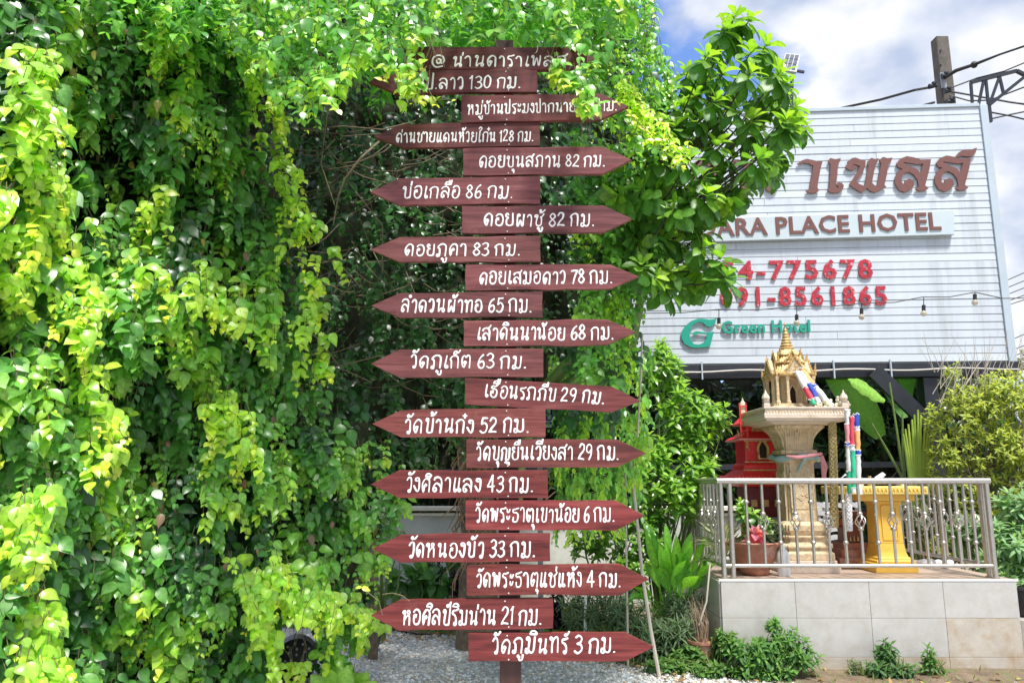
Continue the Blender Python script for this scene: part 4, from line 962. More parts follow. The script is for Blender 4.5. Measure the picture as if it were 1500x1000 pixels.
def gable(cx, cy, zb, w, h, face, m, dep=.05):
    fo = {'f': lambda u, v, d: Vector((cx+u, cy+d, zb+v)), 'b': lambda u, v, d: Vector((cx+u, cy-d, zb+v)), 'l': lambda u, v, d: Vector((cx+d, cy+u, zb+v)), 'r': lambda u, v, d: Vector((cx-d, cy+u, zb+v))}[face]
    g_ = obj('gable', MB().prism([(-w, 0), (w, 0), (w*.8, h*.22), (w*.42, h*.58), (.006, h), (-.006, h), (-w*.42, h*.58), (-w*.8, h*.22)], fo, 0, dep), m, gs)
    bg_ = MB()
    for s in (-1, 1):
        bg_.tube([fo(s*w*1.14, -.012, -.006), fo(s*w*1.02, .02, -.006), fo(s*w*.62, h*.42, -.006), fo(s*w*.28, h*.76, -.006), fo(0, h*1.05, -.006)], [.004, .010, .009, .009, .008], 6)
        for k in range(5):
            t = (k+.6)/5.4; c_ = fo(s*w*(1-t)*1.02, h*t*.98, -.008); d_ = fo(s*w*(1-t)*1.02 + s*.026, h*t*.98+.03, -.008); bg_.tube([c_, d_], [.008, .001], 5)
    bg_.tube([fo(0, h*1.02, -.006), fo(.004, h*1.14, -.006), fo(-.006, h*1.3, -.006)], [.009, .006, .001], 5)
    obj('barge_ornament', bg_, M['gold'], g_, smooth=True)
    cv = MB()
    for i in range(12):
        v = U(.01, h*.6); u = U(-1, 1)*w*.7*(1-v/h); a = U(0, 6.28); pts = []
        for s in range(5): pts.append(fo(u, v, -.001)); u += .008*math.cos(a); v += .008*math.sin(a); a += U(.2, 1)
        cv.tube(pts, [.001, .004, .005, .003, .001], 4)
    obj('gable_carving', cv, M['gold'], g_)
rz2 = rz+.041
gable(HX, HY-.215, rz2-.02, .115, .15, 'f', M['sand']); gable(HX-.215, HY, rz2-.02, .115, .15, 'l', M['sand']); gable(HX+.215, HY, rz2-.02, .115, .15, 'r', M['sand']); gable(HX, HY+.215, rz2-.02, .115, .15, 'b', M['sand'])
obj('roof_tier', MB().square([(.19, rz2), (.13, rz2+.085), (.15, rz2+.09), (.15, rz2+.10), (.10, rz2+.16), (.115, rz2+.165), (.115, rz2+.175), (.075, rz2+.225)], (HX, HY, 0), .25), M['gold'], gs, bevel=.002)
gable(HX, HY-.145, rz2+.085, .075, .11, 'f', M['gold'], .04); gable(HX-.145, HY, rz2+.085, .075, .11, 'l', M['gold'], .04); gable(HX+.145, HY, rz2+.085, .075, .11, 'r', M['gold'], .04)
an = MB()
for sx_ in (-1, 1):
    for sy_ in (-1, 1):
        for r_, zz, hh_ in ((.21, rz2-.01, .10), (.15, rz2+.10, .08), (.105, rz2+.175, .06)):
            c_ = Vector((HX+sx_*r_, HY+sy_*r_, zz)); an.tube([c_, c_ + Vector((0, 0, hh_*.5)), c_ + Vector((sx_*.01, sy_*.01, hh_))], [.014, .010, .001], 6)
obj('corner_antefix', an, M['gold'], gs, smooth=True)
sz = rz2+.226; top = Z(470); tt = top - sz
prof = [(.08, 0)]
zz = 0; r = .075
for i in range(6):
    prof += [(r, zz+.008), (r*1.08, zz+.022), (r*.93, zz+.038), (r*.82, zz+.04)]; zz += .042; r *= .835
prof += [(r*.7, zz+.02), (r*.9, zz+.03), (r*.35, zz+.055), (.006, zz+.07), (.006, zz+.11), (.018, zz+.118), (.004, zz+.14), (.001, zz+.17)]
k = tt/prof[-1][1]
obj('spire', MB().lathe([(r_, z_*k) for r_, z_ in prof], (HX, HY, sz), 12), M['gold'], gs, smooth=True, ang=35)
gs.scale = (GK, GK, 1)
# cloth wrapped round the neck
def sash(pts, r, m, label, cat='sash', w=None):
    o = single('cloth_sash', MB().tube(pts, r, 8), m, label, cat, smooth=True); return o
nb = [(GX + .175*math.cos(a)*(1.15 if abs(math.sin(2*a)) > .5 else 1), GY + .175*math.sin(a)*1.12, z+.985 + .012*math.sin(3*a)) for a in [2*PI*i/20 for i in range(21)]]
sash(nb, [.024 + .008*math.sin(i*1.7) for i in range(21)], M['ribbon_t'], 'faded teal cloth wound round the neck of the gold pedestal')
sash([(GX-.15, GY-.215, z+1.0), (GX-.05, GY-.222, z+.985), (GX+.08, GY-.222, z+1.005), (GX+.175, GY-.20, z+1.02)], [.01, .018, .016, .012], M['ribbon_p'], 'pink cloth tied over the teal one on the pedestal front')
sash([(GX+.03, GY-.225, z+1.01), (GX+.0, GY-.21, z+.95), (GX-.02, GY-.175, z+.90), (GX-.03, GY-.16, z+.86)], [.016, .014, .012, .006], M['ribbon_t'], 'loose teal cloth end hanging down the pedestal front')
sash([(GX+.18, GY-.18, z+1.0), (GX+.20, GY-.17, z+.9), (GX+.19, GY-.17, z+.82), (GX+.215, GY-.18, z+.74)], [.016, .03, .02, .03], M['ribbon_p'], 'faded pink cloth hanging from the right side of the pedestal')

# garlands and ribbons
def banded(name, pts, r, bands, label, group='ribbon garlands on the gold spirit house'):
    """a cloth tube in bands of colour: bands = [(share, material)]"""
    pts = [Vector(p) for p in pts]; cum = [0]
    for a_, b_ in zip(pts, pts[1:]): cum.append(cum[-1] + (b_-a_).length)
    tot = cum[-1]
    def at(s):
        s = max(0, min(tot, s))
        for i in range(len(pts)-1):
            if s <= cum[i+1] + 1e-9: t = (s-cum[i])/(cum[i+1]-cum[i]+1e-9); return pts[i].lerp(pts[i+1], t)
        return pts[-1]
    o = thing(name, label, 'garland', tuple(pts[0]), group); s = 0
    for sh_, m_ in bands:
        e = s + sh_*tot; k = max(2, int((e-s)/.03)+1)
        obj('cloth_band', MB().tube([at(s + (e-s)*i/k) + Vector((U(-.003, .003), U(-.003, .003), 0)) for i in range(k+1)], [r*U(.86, 1.08) for i in range(k+1)], 10), m_, o, smooth=True)
        rim = MB()
        for q in range(12):
            a_ = 2*PI*q/12; rim.ball(at(s) + Vector((math.cos(a_)*r*.95, math.sin(a_)*r*.95, U(-.008, .008))), r*.26, 5, 3)
        obj('petal_rim', rim, M['ribbon_w'], o); s = e
    return o
R = M
fy_ = GY-.20
banded('ribbon_garland', [P(1173, 540, 6.95), P(1185, 558, 6.9), P(1200, 575, 6.86), P(1222, 603, 6.8)], .032, [(.38, R['ribbon_o']), (.06, R['ribbon_b']), (.56, R['ribbon_w'])], 'ribbon garland, orange above and white below, slanting from the gold roof')
banded('ribbon_garland', [P(1172, 545, 6.92), P(1186, 565, 6.86), P(1199, 590, 6.8)], .024, [(.4, R['ribbon_w']), (.45, R['ribbon_b']), (.15, R['ribbon_w'])], 'ribbon garland with a blue middle beside the red one on the gold house')
banded('ribbon_garland', [P(1167, 545, 6.9), P(1178, 565, 6.83), P(1192, 592, 6.77)], .024, [(.5, R['ribbon_w']), (.35, R['ribbon_r']), (.15, R['ribbon_g'])], 'ribbon garland with a red middle on the right of the gold house')
banded('ribbon_garland', [P(1241, 600, 6.68), P(1242, 640, 6.68), P(1244, 690, 6.68), P(1245, 722, 6.68)], .024, [(.18, R['ribbon_w']), (.22, R['ribbon_p']), (.04, R['ribbon_b']), (.3, R['ribbon_w']), (.26, R['ribbon_g'])], 'left ribbon garland hanging off the deck corner, white and pink with green below')
banded('ribbon_garland', [P(1247, 610, 6.66), P(1248, 650, 6.66), P(1250, 690, 6.66), P(1250, 722, 6.66)], .022, [(.38, R['ribbon_r']), (.06, R['ribbon_w']), (.50, R['ribbon_g']), (.06, R['ribbon_w'])], 'middle ribbon garland hanging off the deck corner, red above green')
banded('ribbon_garland', [P(1254, 606, 6.70), P(1256, 650, 6.70), P(1257, 690, 6.70), P(1259, 724, 6.70)], .024, [(.16, R['ribbon_b']), (.05, R['ribbon_w']), (.25, R['ribbon_o']), (.05, R['ribbon_b']), (.49, R['ribbon_w'])], 'right ribbon garland hanging off the deck corner, blue top over orange and white')
def beadstring(pts, r, label, m=M['bead'], n=26):
    o = MB(); pts = [Vector(p) for p in pts]
    for i in range(n):
        t = i/(n-1)*(len(pts)-1); k_ = min(int(t), len(pts)-2); c_ = pts[k_].lerp(pts[k_+1], t-k_)
        for q in range(5):
            a = 2*PI*q/5 + i*.7; o.ball(c_ + Vector((math.cos(a)*r*.6, math.sin(a)*r*.6, U(-.004, .004))), r*.5, 5, 3)
    return single('flower_garland', o, m, label, 'garland', smooth=True)
beadstring([P(1219, 615, 6.85), P(1221, 690, 6.85), P(1222, 770, 6.85)], .036, 'long string of dried golden flowers hanging from the deck between pillar and ribbons', n=48)
beadstring([P(1243, 724, 6.7), P(1244, 775, 6.7)], .028, 'short white flower string at the foot of the ribbons', M['ribbon_w'], 18)
fl_ = MB()
for i in range(46):
    c_ = P(1192 + U(0, 45), 598 - abs(random.gauss(0, 5)), 6.82 + U(-.05, .05)); fl_.ball(c_, U(.014, .026), 6, 4)
for i in range(20): fl_.ball(P(1225+U(0, 20), 600-U(0, 22), 6.8), U(.012, .02), 6, 4)
single('flower_offering', fl_, mat('cream_flowers', (0.62, 0.56, 0.40), 0.8, 0.5, 40), 'heap of cream and pale flowers on the right edge of the gold deck', 'flowers', smooth=True)

# ================================================================== RED SPIRIT HOUSE
RX, RY = XA(1106, 660, 7.66), 7.66
rs = thing('red_spirit_house', 'small bright red wooden spirit house on a dark pillar, left behind the gold one', 'spirit house', (RX, RY, PZ))
zr = lambda py: ZA(py, RY)
obj('lower_base', MB().square([(.20, PZ), (.20, PZ+.05), (.15, PZ+.07), (.15, PZ+.12)], (RX+.02, RY, 0)), M['redd'], rs)
for sx_ in (-1, 1):
    for sy_ in (-1, 1): obj('leg', MB().box((RX+.02+sx_*.13, RY+sy_*.13, (PZ+.12+zr(768))/2), (.05, .05, zr(768)-PZ-.12)), M['red'] if sx_ < 0 else M['gold'], rs)
obj('inner_pillar', MB().box((RX+.02, RY, (PZ+.12+zr(768))/2), (.12, .12, zr(768)-PZ-.12)), M['redd'], rs)
obj('middle_shelf', MB().square([(.19, zr(768)), (.21, zr(765)), (.21, zr(758)), (.19, zr(756))], (RX+.02, RY, 0)), M['grey'], rs)
obj('under_storey', MB().square([(.17, zr(756)+.001), (.17, zr(712))], (RX+.02, RY, 0)), M['redd'], rs)
for i in range(3): obj('gold_plaque', MB().box((RX-.09 + i*.11, RY-.175, zr(736)), (.055, .012, .065)), M['gold'], rs)
obj('floor_flange', MB().square([(.25, zr(712)+.001), (.31, zr(706)), (.30, zr(700)), (.24, zr(692)), (.20, zr(688))], (RX+.02, RY, 0), .1), M['red'], rs, bevel=.004)
rp = MB()
for i in range(16):
    u = -.28 + .56*i/15; rp.ball((RX+.02+u, RY-.30, zr(699)), .02, 6, 4); rp.ball((RX-.28, RY+u, zr(699)), .02, 6, 4)
obj('rope_edge', rp, M['red'], rs, smooth=True)
obj('step', MB().square([(.195, zr(688)+.001), (.195, zr(682)), (.175, zr(678))], (RX+.02, RY, 0)), M['red'], rs, bevel=.003)
wz0, wz1 = zr(678)+.001, zr(645)
obj('wall', MB().square([(.155, wz0), (.165, wz1)], (RX+.02, RY, 0)), M['red'], rs)
for i in range(9):
    zz = wz0 + (wz1-wz0)*(i+.5)/9
    for (w0, w1) in ((-.15, -.06), (.06, .15)): obj('wall_board', MB().box((RX+.02+(w0+w1)/2, RY-.165, zz), (w1-w0, .01, (wz1-wz0)/9-.005)), M['red'], rs)
    obj('wall_board', MB().box((RX+.02-.165, RY, zz), (.01, .3, (wz1-wz0)/9-.005)), M['red'], rs)
for s_ in (-1, 1): obj('corner_post', MB().box((RX+.02+s_*.158, RY-.158, (wz0+wz1)/2), (.026, .026, wz1-wz0-.002)), M['red'], rs, bevel=.003)
for zz, w_ in ((wz0+.006, .36), (wz1-.012, .36), (zr(688)-.004, .42)): obj('gold_moulding', MB().box((RX+.02, RY-w_/2-.004, zz), (w_, .010, .012)), M['gold'], rs)
poly = [(-.05, 0), (.05, 0), (.06, .10), (.05, .14), (0, .21), (-.05, .14), (-.06, .10)]; pin = [(-.032, .014), (.032, .014), (.038, .10), (.03, .13), (0, .175), (-.03, .13), (-.038, .10)]
fo = lambda u, v, d: Vector((RX+.02+u, RY-.17-d, wz0+.03+v))
obj('door_opening', MB().prism(pin, fo, .004, -.002), M['dark'], rs); obj('door_arch', MB().prism(poly, fo, .016, -.003, [pin[::-1]]), M['gold'], rs)
obj('lower_roof', MB().square([(.235, wz1+.001), (.24, wz1+.015), (.18, wz1+.05), (.14, wz1+.08)], (RX+.02, RY, 0)), M['red'], rs, bevel=.003)
obj('roof_trim', MB().square([(.242, wz1-.004), (.246, wz1+.008)], (RX+.02, RY, 0)), M['ribbon_p'], rs)
obj('attic', MB().square([(.12, wz1+.081), (.12, wz1+.15)], (RX+.02, RY, 0)), M['red'], rs)
obj('gold_fringe', MB().box((RX+.02, RY-.126, wz1+.10), (.16, .012, .05)), M['gold'], rs, bevel=.004)
obj('upper_roof', MB().square([(.18, wz1+.151), (.185, wz1+.16), (.10, wz1+.26), (.09, wz1+.27)], (RX+.02, RY, 0)), M['red'], rs, bevel=.003)
for s in (-1, 1):
    obj('roof_horn', MB().tube([(RX+.02+s*.20, RY-.20, wz1+.02), (RX+.02+s*.24, RY-.24, wz1+.04), (RX+.02+s*.26, RY-.26, wz1+.09)], [.014, .01, .002], 6).tube([(RX+.02+s*.14, RY-.16, wz1-.01), (RX+.02+s*.15, RY-.18, wz1-.07), (RX+.02+s*.13, RY-.17, wz1-.11)], [.012, .012, .003], 6), M['gold'], rs, smooth=True)
ld = MB()
for s in (0, 1): ld.bar(P(1086 + s*9, 640, 7.35), P(1083 + s*9, 590, 7.35), .012)
for k in range(4): ld.bar(P(1084, 632 - k*12, 7.35), P(1094, 630 - k*12, 7.35), .010)
single('toy_ladder', ld, M['red'], 'tiny red ladder standing behind the left corner of the gold deck', 'ladder')

# ================================================================== ALTARS
AX, AY = XA(1300, 780, 7.0), 7.05
ya = thing('yellow_altar', 'yellow painted altar table with wide top and flared foot behind the railing', 'altar', (AX, AY, PZ))
obj('foot', MB().square([(.175, PZ), (.175, PZ+.075), (.165, PZ+.08)], (AX+.0, AY, 0), sx=1.05), M['yellow'], ya, bevel=.004)
obj('flared_base', MB().square([(.165, PZ+.081), (.165, PZ+.10), (.15, PZ+.105), (.145, PZ+.125), (.13, PZ+.13), (.118, PZ+.17), (.108, PZ+.24)], (AX, AY, 0)), M['yellow'], ya, bevel=.003)
tz = ZA(712, AY-.2)
obj('shaft', MB().square([(.108, PZ+.241), (.10, tz-.20), (.10, tz-.16), (.115, tz-.15), (.115, tz-.13)], (AX, AY, 0)), M['yellow'], ya, bevel=.003)
pfo = lambda u, v, d: Vector((AX+u, AY-.106-d, PZ+.42+v))
o_ = [(-.07, -.15), (.07, -.15), (.07, .13), (.05, .15), (-.05, .15), (-.07, .13)]; i_ = [(x*.86, y*.93) for x, y in o_]
obj('panel_frame', MB().prism(o_, pfo, .006, -.006, [i_[::-1]]), M['yellow'], ya)
lx, rx = XA(1229, 720, AY-.2), XA(1360, 720, AY-.2); cx_ = (lx+rx)/2
obj('apron', MB().box((cx_+.04, AY, tz-.10), (.5, .30, .055)), M['yellow'], ya)
obj('table_top', MB().box((cx_, AY, tz-.035), (rx-lx, .40, .07)), M['yellow_l'], ya, bevel=.006)
sc_ = MB()
for i in range(22):
    x = lx + .03 + (rx-lx-.06)*i/21; sc_.tube([(x-.01, AY-.203, tz-.05), (x, AY-.203, tz-.02), (x+.012, AY-.203, tz-.045)], .004, 4)
obj('scroll_carving', sc_, M['yellow'], ya)
BX2, BY2 = XA(1246, 800, 7.4), 7.4
ba = thing('brown_altar', 'small reddish brown stepped altar with gold trim between the pillar and yellow altar', 'altar', (BX2, BY2, PZ))
obj('stepped_base', MB().square([(.19, PZ), (.19, PZ+.09), (.15, PZ+.10), (.15, PZ+.16), (.12, PZ+.17), (.12, PZ+.22)], (BX2, BY2, 0)), M['bonsai'], ba, bevel=.004)
obj('body', MB().square([(.085, PZ+.221), (.08, PZ+.30), (.08, PZ+.42), (.12, PZ+.47), (.12, PZ+.50)], (BX2, BY2, 0)), M['brownred'], ba, bevel=.003)
gt = MB()
for i in range(5): gt.lathe([(.014, 0), (.010, .02), (.001, .05)], (BX2-.07+.035*i, BY2-.092, PZ+.235), 5)
obj('gold_points', gt, M['gold'], ba); obj('gold_band', MB().box((BX2, BY2-.088, PZ+.40), (.14, .012, .03)), M['gold'], ba)
for i, (px, lab) in enumerate(((1233, 'left of the two small brown offering bowls under the flower strings'), (1262, 'right of the two small brown offering bowls, by the yellow altar'))):
    c_ = P(px, 768, 7.3); single('offering_bowl', MB().lathe([(.02, 0), (.03, .01), (.018, .025), (.05, .06), (.056, .085), (.05, .085), (.03, .05)], (c_.x, c_.y, c_.z-.03), 12), M['brownred'], lab, 'bowl', smooth=True)
# small things on the altar top
for px, y0, h_, w_, m_, lab in ((1262, 712, .075, .022, 'white', 'small white vase on the yellow altar behind the rail'), (1275, 712, .09, .028, 'sand', 'little tan figure base on the yellow altar'), (1322, 712, .05, .018, 'white', 'tiny white cup on the right of the yellow altar')):
    c_ = P(px, y0, 6.95); c_.z = tz
    single('altar_vase', MB().lathe([(w_*.6, 0), (w_, h_*.3), (w_*.8, h_*.6), (w_*.35, h_*.75), (w_*.55, h_)], tuple(c_), 12), M[m_], lab, 'vase', smooth=True)

# scalloped concrete screen behind
sf = thing('scalloped_screen', 'pale grey screen of wavy slats standing behind the brown altar', 'screen', tuple(Vector((XA(1225, 780, 8.4), 8.4, PZ))))
x0_, x1_ = XA(1165, 780, 8.4), XA(1262, 780, 8.4)
for k in range(7):
    zc = ZA(740, 8.4) + (ZA(812, 8.4) - ZA(740, 8.4))*k/6
    up_, lo_ = [], []
    for i in range(33):
        u = x0_ + (x1_-x0_)*i/32; ph = 2*PI*i/8
        a_ = abs(math.sin(ph/2)); up_.append((u, zc + .014 + .022*a_)); lo_.append((u, zc - .014 - .018*(1-a_)))
    obj('wavy_slat', MB().prism(up_ + lo_[::-1], lambda u, v, d: Vector((u, 8.4+d, v)), 0, .03), M['fence'], sf)
for xx in (x0_, (x0_+x1_)/2, x1_): obj('screen_post', MB().box((xx, 8.45, (ZA(735, 8.4))/2), (.04, .04, ZA(735, 8.4))), M['fence'], sf)

# ================================================================== POTS, BOTTLE
def pot(name, label, c, r, h, m, prof=None, soil=True, group=None, wob=.03):
    t = thing(name, label, 'plant pot', tuple(c), group)
    prof = prof or [(.66, 0), (.72, .04), (.86, .55), (.93, .86), (1.06, .90), (1.06, 1.0), (.96, 1.0), (.90, .9)]
    obj('pot_body', MB().lathe([(a_*r, b_*h) for a_, b_ in prof], c, 28, wob, 9), m, t, smooth=True, ang=50)
    if soil: obj('soil', MB().lathe([(.01, h*.88), (r*.85, h*.89), (r*.86, h*.86)], c, 14), M['soilp'], t)
    return t
pc = Vector((XA(1106, 845, 6.76), 6.76, PZ))
bowl = [(.42, 0), (.56, .04), (.62, .16), (.60, .24), (.66, .30), (.80, .44), (.89, .64), (.94, .84), (1.08, .95), (1.17, 1.02), (1.12, 1.06), (.98, .97), (.9, .88)]
pot('terracotta_bowl', 'large worn terracotta bowl with wavy rim on the left of the platform', pc, .20, .26, M['bonsai'], bowl, wob=.06)
pot('round_planter', 'round orange planter half hidden behind the terracotta bowl', Vector((XA(1083, 790, 7.1), 7.1, PZ)), .10, .24, mat('orange_glaze', (.45, .10, .05), .4, .1, 9), [(.5, 0), (.8, .2), (1, .5), (.85, .8), (.6, .95), (.68, 1), (.5, .95)], wob=0)
bt = thing('plastic_bottle', 'frosted white plastic bottle standing beside the terracotta bowl', 'bottle', (XA(1149, 848, 6.66), 6.66, PZ))
obj('bottle_body', MB().lathe([(.045, 0), (.052, .01), (.052, .16), (.046, .19), (.022, .225), (.018, .235)], tuple(bt.location), 16), M['bottle'], bt, smooth=True)
obj('cap', MB().lathe([(.02, .236), (.021, .262), (.018, .265)], tuple(bt.location), 12), M['white'], bt, smooth=True)
gp = Vector((XA(1029, 940, 6.55), 6.55, 0.03))
pot('terracotta_pot', 'small square-rimmed terracotta pot with dry stalks beside the platform corner', gp, .115, .20, M['bonsai'])
p2 = Vector((XA(985, 905, 6.9), 6.9, 0.03)); pot('terracotta_pot', 'low terracotta pot almost hidden under the broad green leaves', p2, .12, .2, M['bonsai'])
p3 = Vector((XA(1496, 870, 7.0), 7.0, 0.35)); pot('black_pot', 'black plastic pot at the right edge of the photo beside the platform', p3, .16, .24, M['blackp'])
single('pot_stand', MB().box((p3.x+.1, 7.05, .17), (.5, .45, .34)), M['concrete'], 'concrete block under the black pot at the right edge', 'block', bevel=.01)
p4 = Vector((XA(536, 935, 7.2), 7.2, 0.0)); pot('black_pot', 'small black pot on the gravel below the left tip of an arrow board', p4, .15, .17, M['blackp'])
# perforated crate-like black pot under the vine
kp = thing('perforated_basket', 'black perforated plastic basket lying in the gap at the foot of the vine', 'basket', tuple(P(435, 972, 6.2)))
kc = Vector((P(435, 945, 6.2).x, 6.2, .16)); kb = MB(); kh = MB(); ax = Vector((.25, -.95, .1)).normalized(); e1 = ax.cross(Vector((0, 0, 1))).normalized(); e2 = e1.cross(ax)
kb.tube([kc - ax*.14, kc + ax*.10, kc + ax*.105], [.17, .155, .145], 20)
obj('basket_body', kb, M['blackp'], kp, smooth=True)
for r_ in (.04, .08, .12):
    for i in range(int(r_*110)):
        a = 2*PI*i/int(r_*110); c_ = kc + ax*.1065 + (e1*math.cos(a) + e2*math.sin(a))*r_; kh.tube([c_, c_ + ax*.003], .010, 6)
obj('drain_holes', kh, M['pipe'], kp)
ty = Vector((XA(1089, 955, 6.32), 6.32, .10))
single('broken_pot_rim', MB().tube([ty + Vector((.07*math.cos(a)*.5, .03*math.cos(a), .08*math.sin(a))) for a in [2*PI*i/18 for i in range(19)]], .014, 6), M['blackp'], 'round black plastic rim lying in the weeds left of the tiled platform', 'pot rim', smooth=True)
wp = MB()
for i in range(9): wp.ball((XA(1372, 825, 7.4)+U(-.16, .16), 7.4+U(-.1, .1), PZ+.03), U(.03, .06), 7, 5, .7)
single('crumpled_bag', wp, M['white'], 'crumpled white plastic bag at the back right of the platform', 'bag')
# canes
def cane(pts, r, m, label, name='garden_cane'):
    single(name, MB().tube(pts, r, 7), m, label, 'cane', smooth=True)
cane([P(924, 676, 6.5), P(931, 740, 6.45), P(941, 840, 6.4), P(953, 920, 6.35), Vector((P(966, 985, 6.3).x, 6.3, 0))], [.012, .013, .014, .015, .016], M['bamboo'], 'long pale leaning cane right of the lower arrow boards')
cane([P(916, 684, 6.6), P(917, 760, 6.6), P(919, 900, 6.6), Vector((P(919, 940, 6.6).x, 6.6, 0))], .009, M['bamboo'], 'thin upright cane just left of the long leaning one')
cane([P(941, 490, 6.2), P(938, 560, 6.2), P(934, 640, 6.2)], .008, M['bamboo'], 'thin stick standing in the leaves at the tip of the tilted board')
cane([P(858, 868, 7), Vector((P(856, 930, 7).x, 7, 0))], .014, M['white'], 'short white stick under the second lowest right-pointing board')
cane([P(1040, 825, 6.5), P(1035, 880, 6.5), P(1024, 915, 6.52)], .008, M['bamboo'], 'bent pale stalk leaning out of the small terracotta pot')
cane([P(545, 745, 6.9), Vector((P(548, 900, 6.9).x, 6.9, 0))], .045, M['bark'], 'short grey wooden stake behind the left tips of the boards', 'wooden_stake')

# ================================================================== THE CLIMBING VINE (left curtain and overhang, with an added shading roof)
LP = [(-260, -200), (1010, -200), (1000, -60), (620, -40), (440, 30), (405, 120), (385, 210), (420, 290), (448, 400), (452, 520), (500, 600), (585, 640), (600, 700), (572, 760), (555, 850), (535, 930), (505, 965), (430, 1010), (440, 1120), (-260, 1150)]
HOLE = [(405, 905), (468, 905), (478, 945), (462, 985), (402, 985)]
def LY(px, py):
    t = max(-.4, min(1.1, px/560)); Y = 3.55 + 1.85*t
    Y += 0.30*noise.noise(Vector((px/130, py/170, 1.3))) + 0.13*noise.noise(Vector((px/45, py/60, 5.3)))
    if py > 850: Y += (py-850)/300*max(0, t)*1.2
    return Y
vine = thing('climbing_vine', 'dense curtain of heart-leaved climbing vine covering the whole left side with yellow-green young shoots', 'vine', (-1.8, 4.4, 0))
lv = Leaves('heart', M['leaf']); stems = MB(); OUT = Vector((0.25, -1, 0.25))
def in_left(px, py): return ipoly(LP, px, py) and not ipoly(HOLE, px, py)
def young(px, py):   # which shoots are yellow: slow noise
    v = noise.noise(Vector((px/75, py/120, 9.1))) + 0.5*noise.noise(Vector((px/28, py/40, 2.1)))
    return v
k = 0
while k < 5200:
    px, py = U(-250, 620), U(-190, 1120)
    if not in_left(px, py): continue
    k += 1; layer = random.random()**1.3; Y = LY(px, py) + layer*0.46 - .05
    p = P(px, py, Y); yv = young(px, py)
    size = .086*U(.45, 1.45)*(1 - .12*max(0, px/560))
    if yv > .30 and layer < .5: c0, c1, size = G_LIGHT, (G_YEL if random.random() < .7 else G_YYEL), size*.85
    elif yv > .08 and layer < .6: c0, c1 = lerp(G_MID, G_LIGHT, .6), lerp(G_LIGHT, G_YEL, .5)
    elif layer > .62: c0, c1 = lerp(G_DARK, (0, 0, 0), .2), G_DARK  # inner leaves darkened, shade of the gaps put into their colour
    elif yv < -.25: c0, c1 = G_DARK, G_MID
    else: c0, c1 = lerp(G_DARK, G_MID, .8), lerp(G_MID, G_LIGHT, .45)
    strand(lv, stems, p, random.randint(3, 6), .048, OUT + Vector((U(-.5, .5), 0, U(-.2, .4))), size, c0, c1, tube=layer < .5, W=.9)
# projecting yellow shoots along ridges of the curtain
for (x0, y0, x1, y1, nn) in ((55, 60, 75, 330, 46), (40, 700, 70, 900, 34), (90, 330, 130, 470, 26), (70, 860, 60, 960, 16), (240, 0, 260, 60, 16), (300, 370, 340, 440, 16), (330, 20, 420, 140, 26), (395, 150, 470, 420, 40), (440, 420, 470, 540, 14), (310, 560, 370, 640, 20), (370, 800, 450, 870, 26), (430, 840, 560, 895, 26), (20, 250, 20, 400, 20), (150, 520, 190, 650, 16), (340, 780, 420, 960, 22), (430, 930, 520, 980, 8), (230, 250, 250, 420, 14)):
    for i in range(nn):
        t = random.random(); px, py = x0+(x1-x0)*t + random.gauss(0, 16), y0+(y1-y0)*t + random.gauss(0, 10)
        strand(lv, stems, P(px, py, LY(px, py) - U(.06, .22)), random.randint(3, 6), .045, OUT, .075*U(.7, 1.15), lerp(G_LIGHT, G_YEL, U(.2, .8)), G_YYEL if random.random() < .5 else G_YEL, sway=.4)
# overhang at the top, nearer than the sign
TP = [(330, -170), (1000, -170), (985, -60), (900, 30), (880, 120), (890, 165), (862, 172), (838, 120), (812, 92), (770, 50), (700, 45), (672, 52), (648, 76), (632, 112), (618, 135), (585, 98), (545, 92), (500, 112), (450, 165), (400, 130), (350, 60)]
TH = [(618, 5), (800, -25), (812, 55), (700, 60), (655, 62)]
k = 0
while k < 640:
    px, py = U(330, 1000), U(-170, 172)
    if not ipoly(TP, px, py) or (ipoly(TH, px, py) and random.random() < .88): continue
    k += 1; layer = random.random(); Y = 3.08 + .5*layer + (0.5*max(0, (px-850)/150)) + .2*max(0, (450-px)/100)
    bright = random.random()
    c0 = G_LIGHT if bright < .6 else G_MID; c1 = G_YEL if bright < .7 else G_LIGHT
    if layer > .75: c0, c1 = G_MID, G_LIGHT
    strand(lv, stems, P(px, py, Y), random.randint(2, 4), .040, Vector((U(-.4, .4), -1, .4)), .062*U(.65, 1.2), c0, c1, sway=.45)
for (x0, y0, x1, y1, nn) in ((560, 60, 625, 120, 10), (800, 70, 875, 140, 18), (820, 130, 862, 150, 6), (600, 20, 640, 70, 8)):
    for i in range(nn):
        t = random.random(); strand(lv, stems, P(x0+(x1-x0)*t+U(-12, 12), y0+(y1-y0)*t, 3.12), 3, .04, Vector((0, -1, .3)), .06*U(.7, 1.1), G_LIGHT, G_YYEL, sway=.4)
# unseen foliage roof above the frame, added to shade the recess
for i in range(800):
    x, y = U(-2.4, 0.7), U(3.75, 5.2); zt = 3.95 + .32*(y-3.1) + .25*bump(x*1.5, y*1.5, 7) + U(-.15, .35)
    strand(lv, stems, (x, y, zt), random.randint(3, 5), .06, Vector((0, -.5, .9)), .09*U(.7, 1.2), G_MID, G_LIGHT, tube=False)
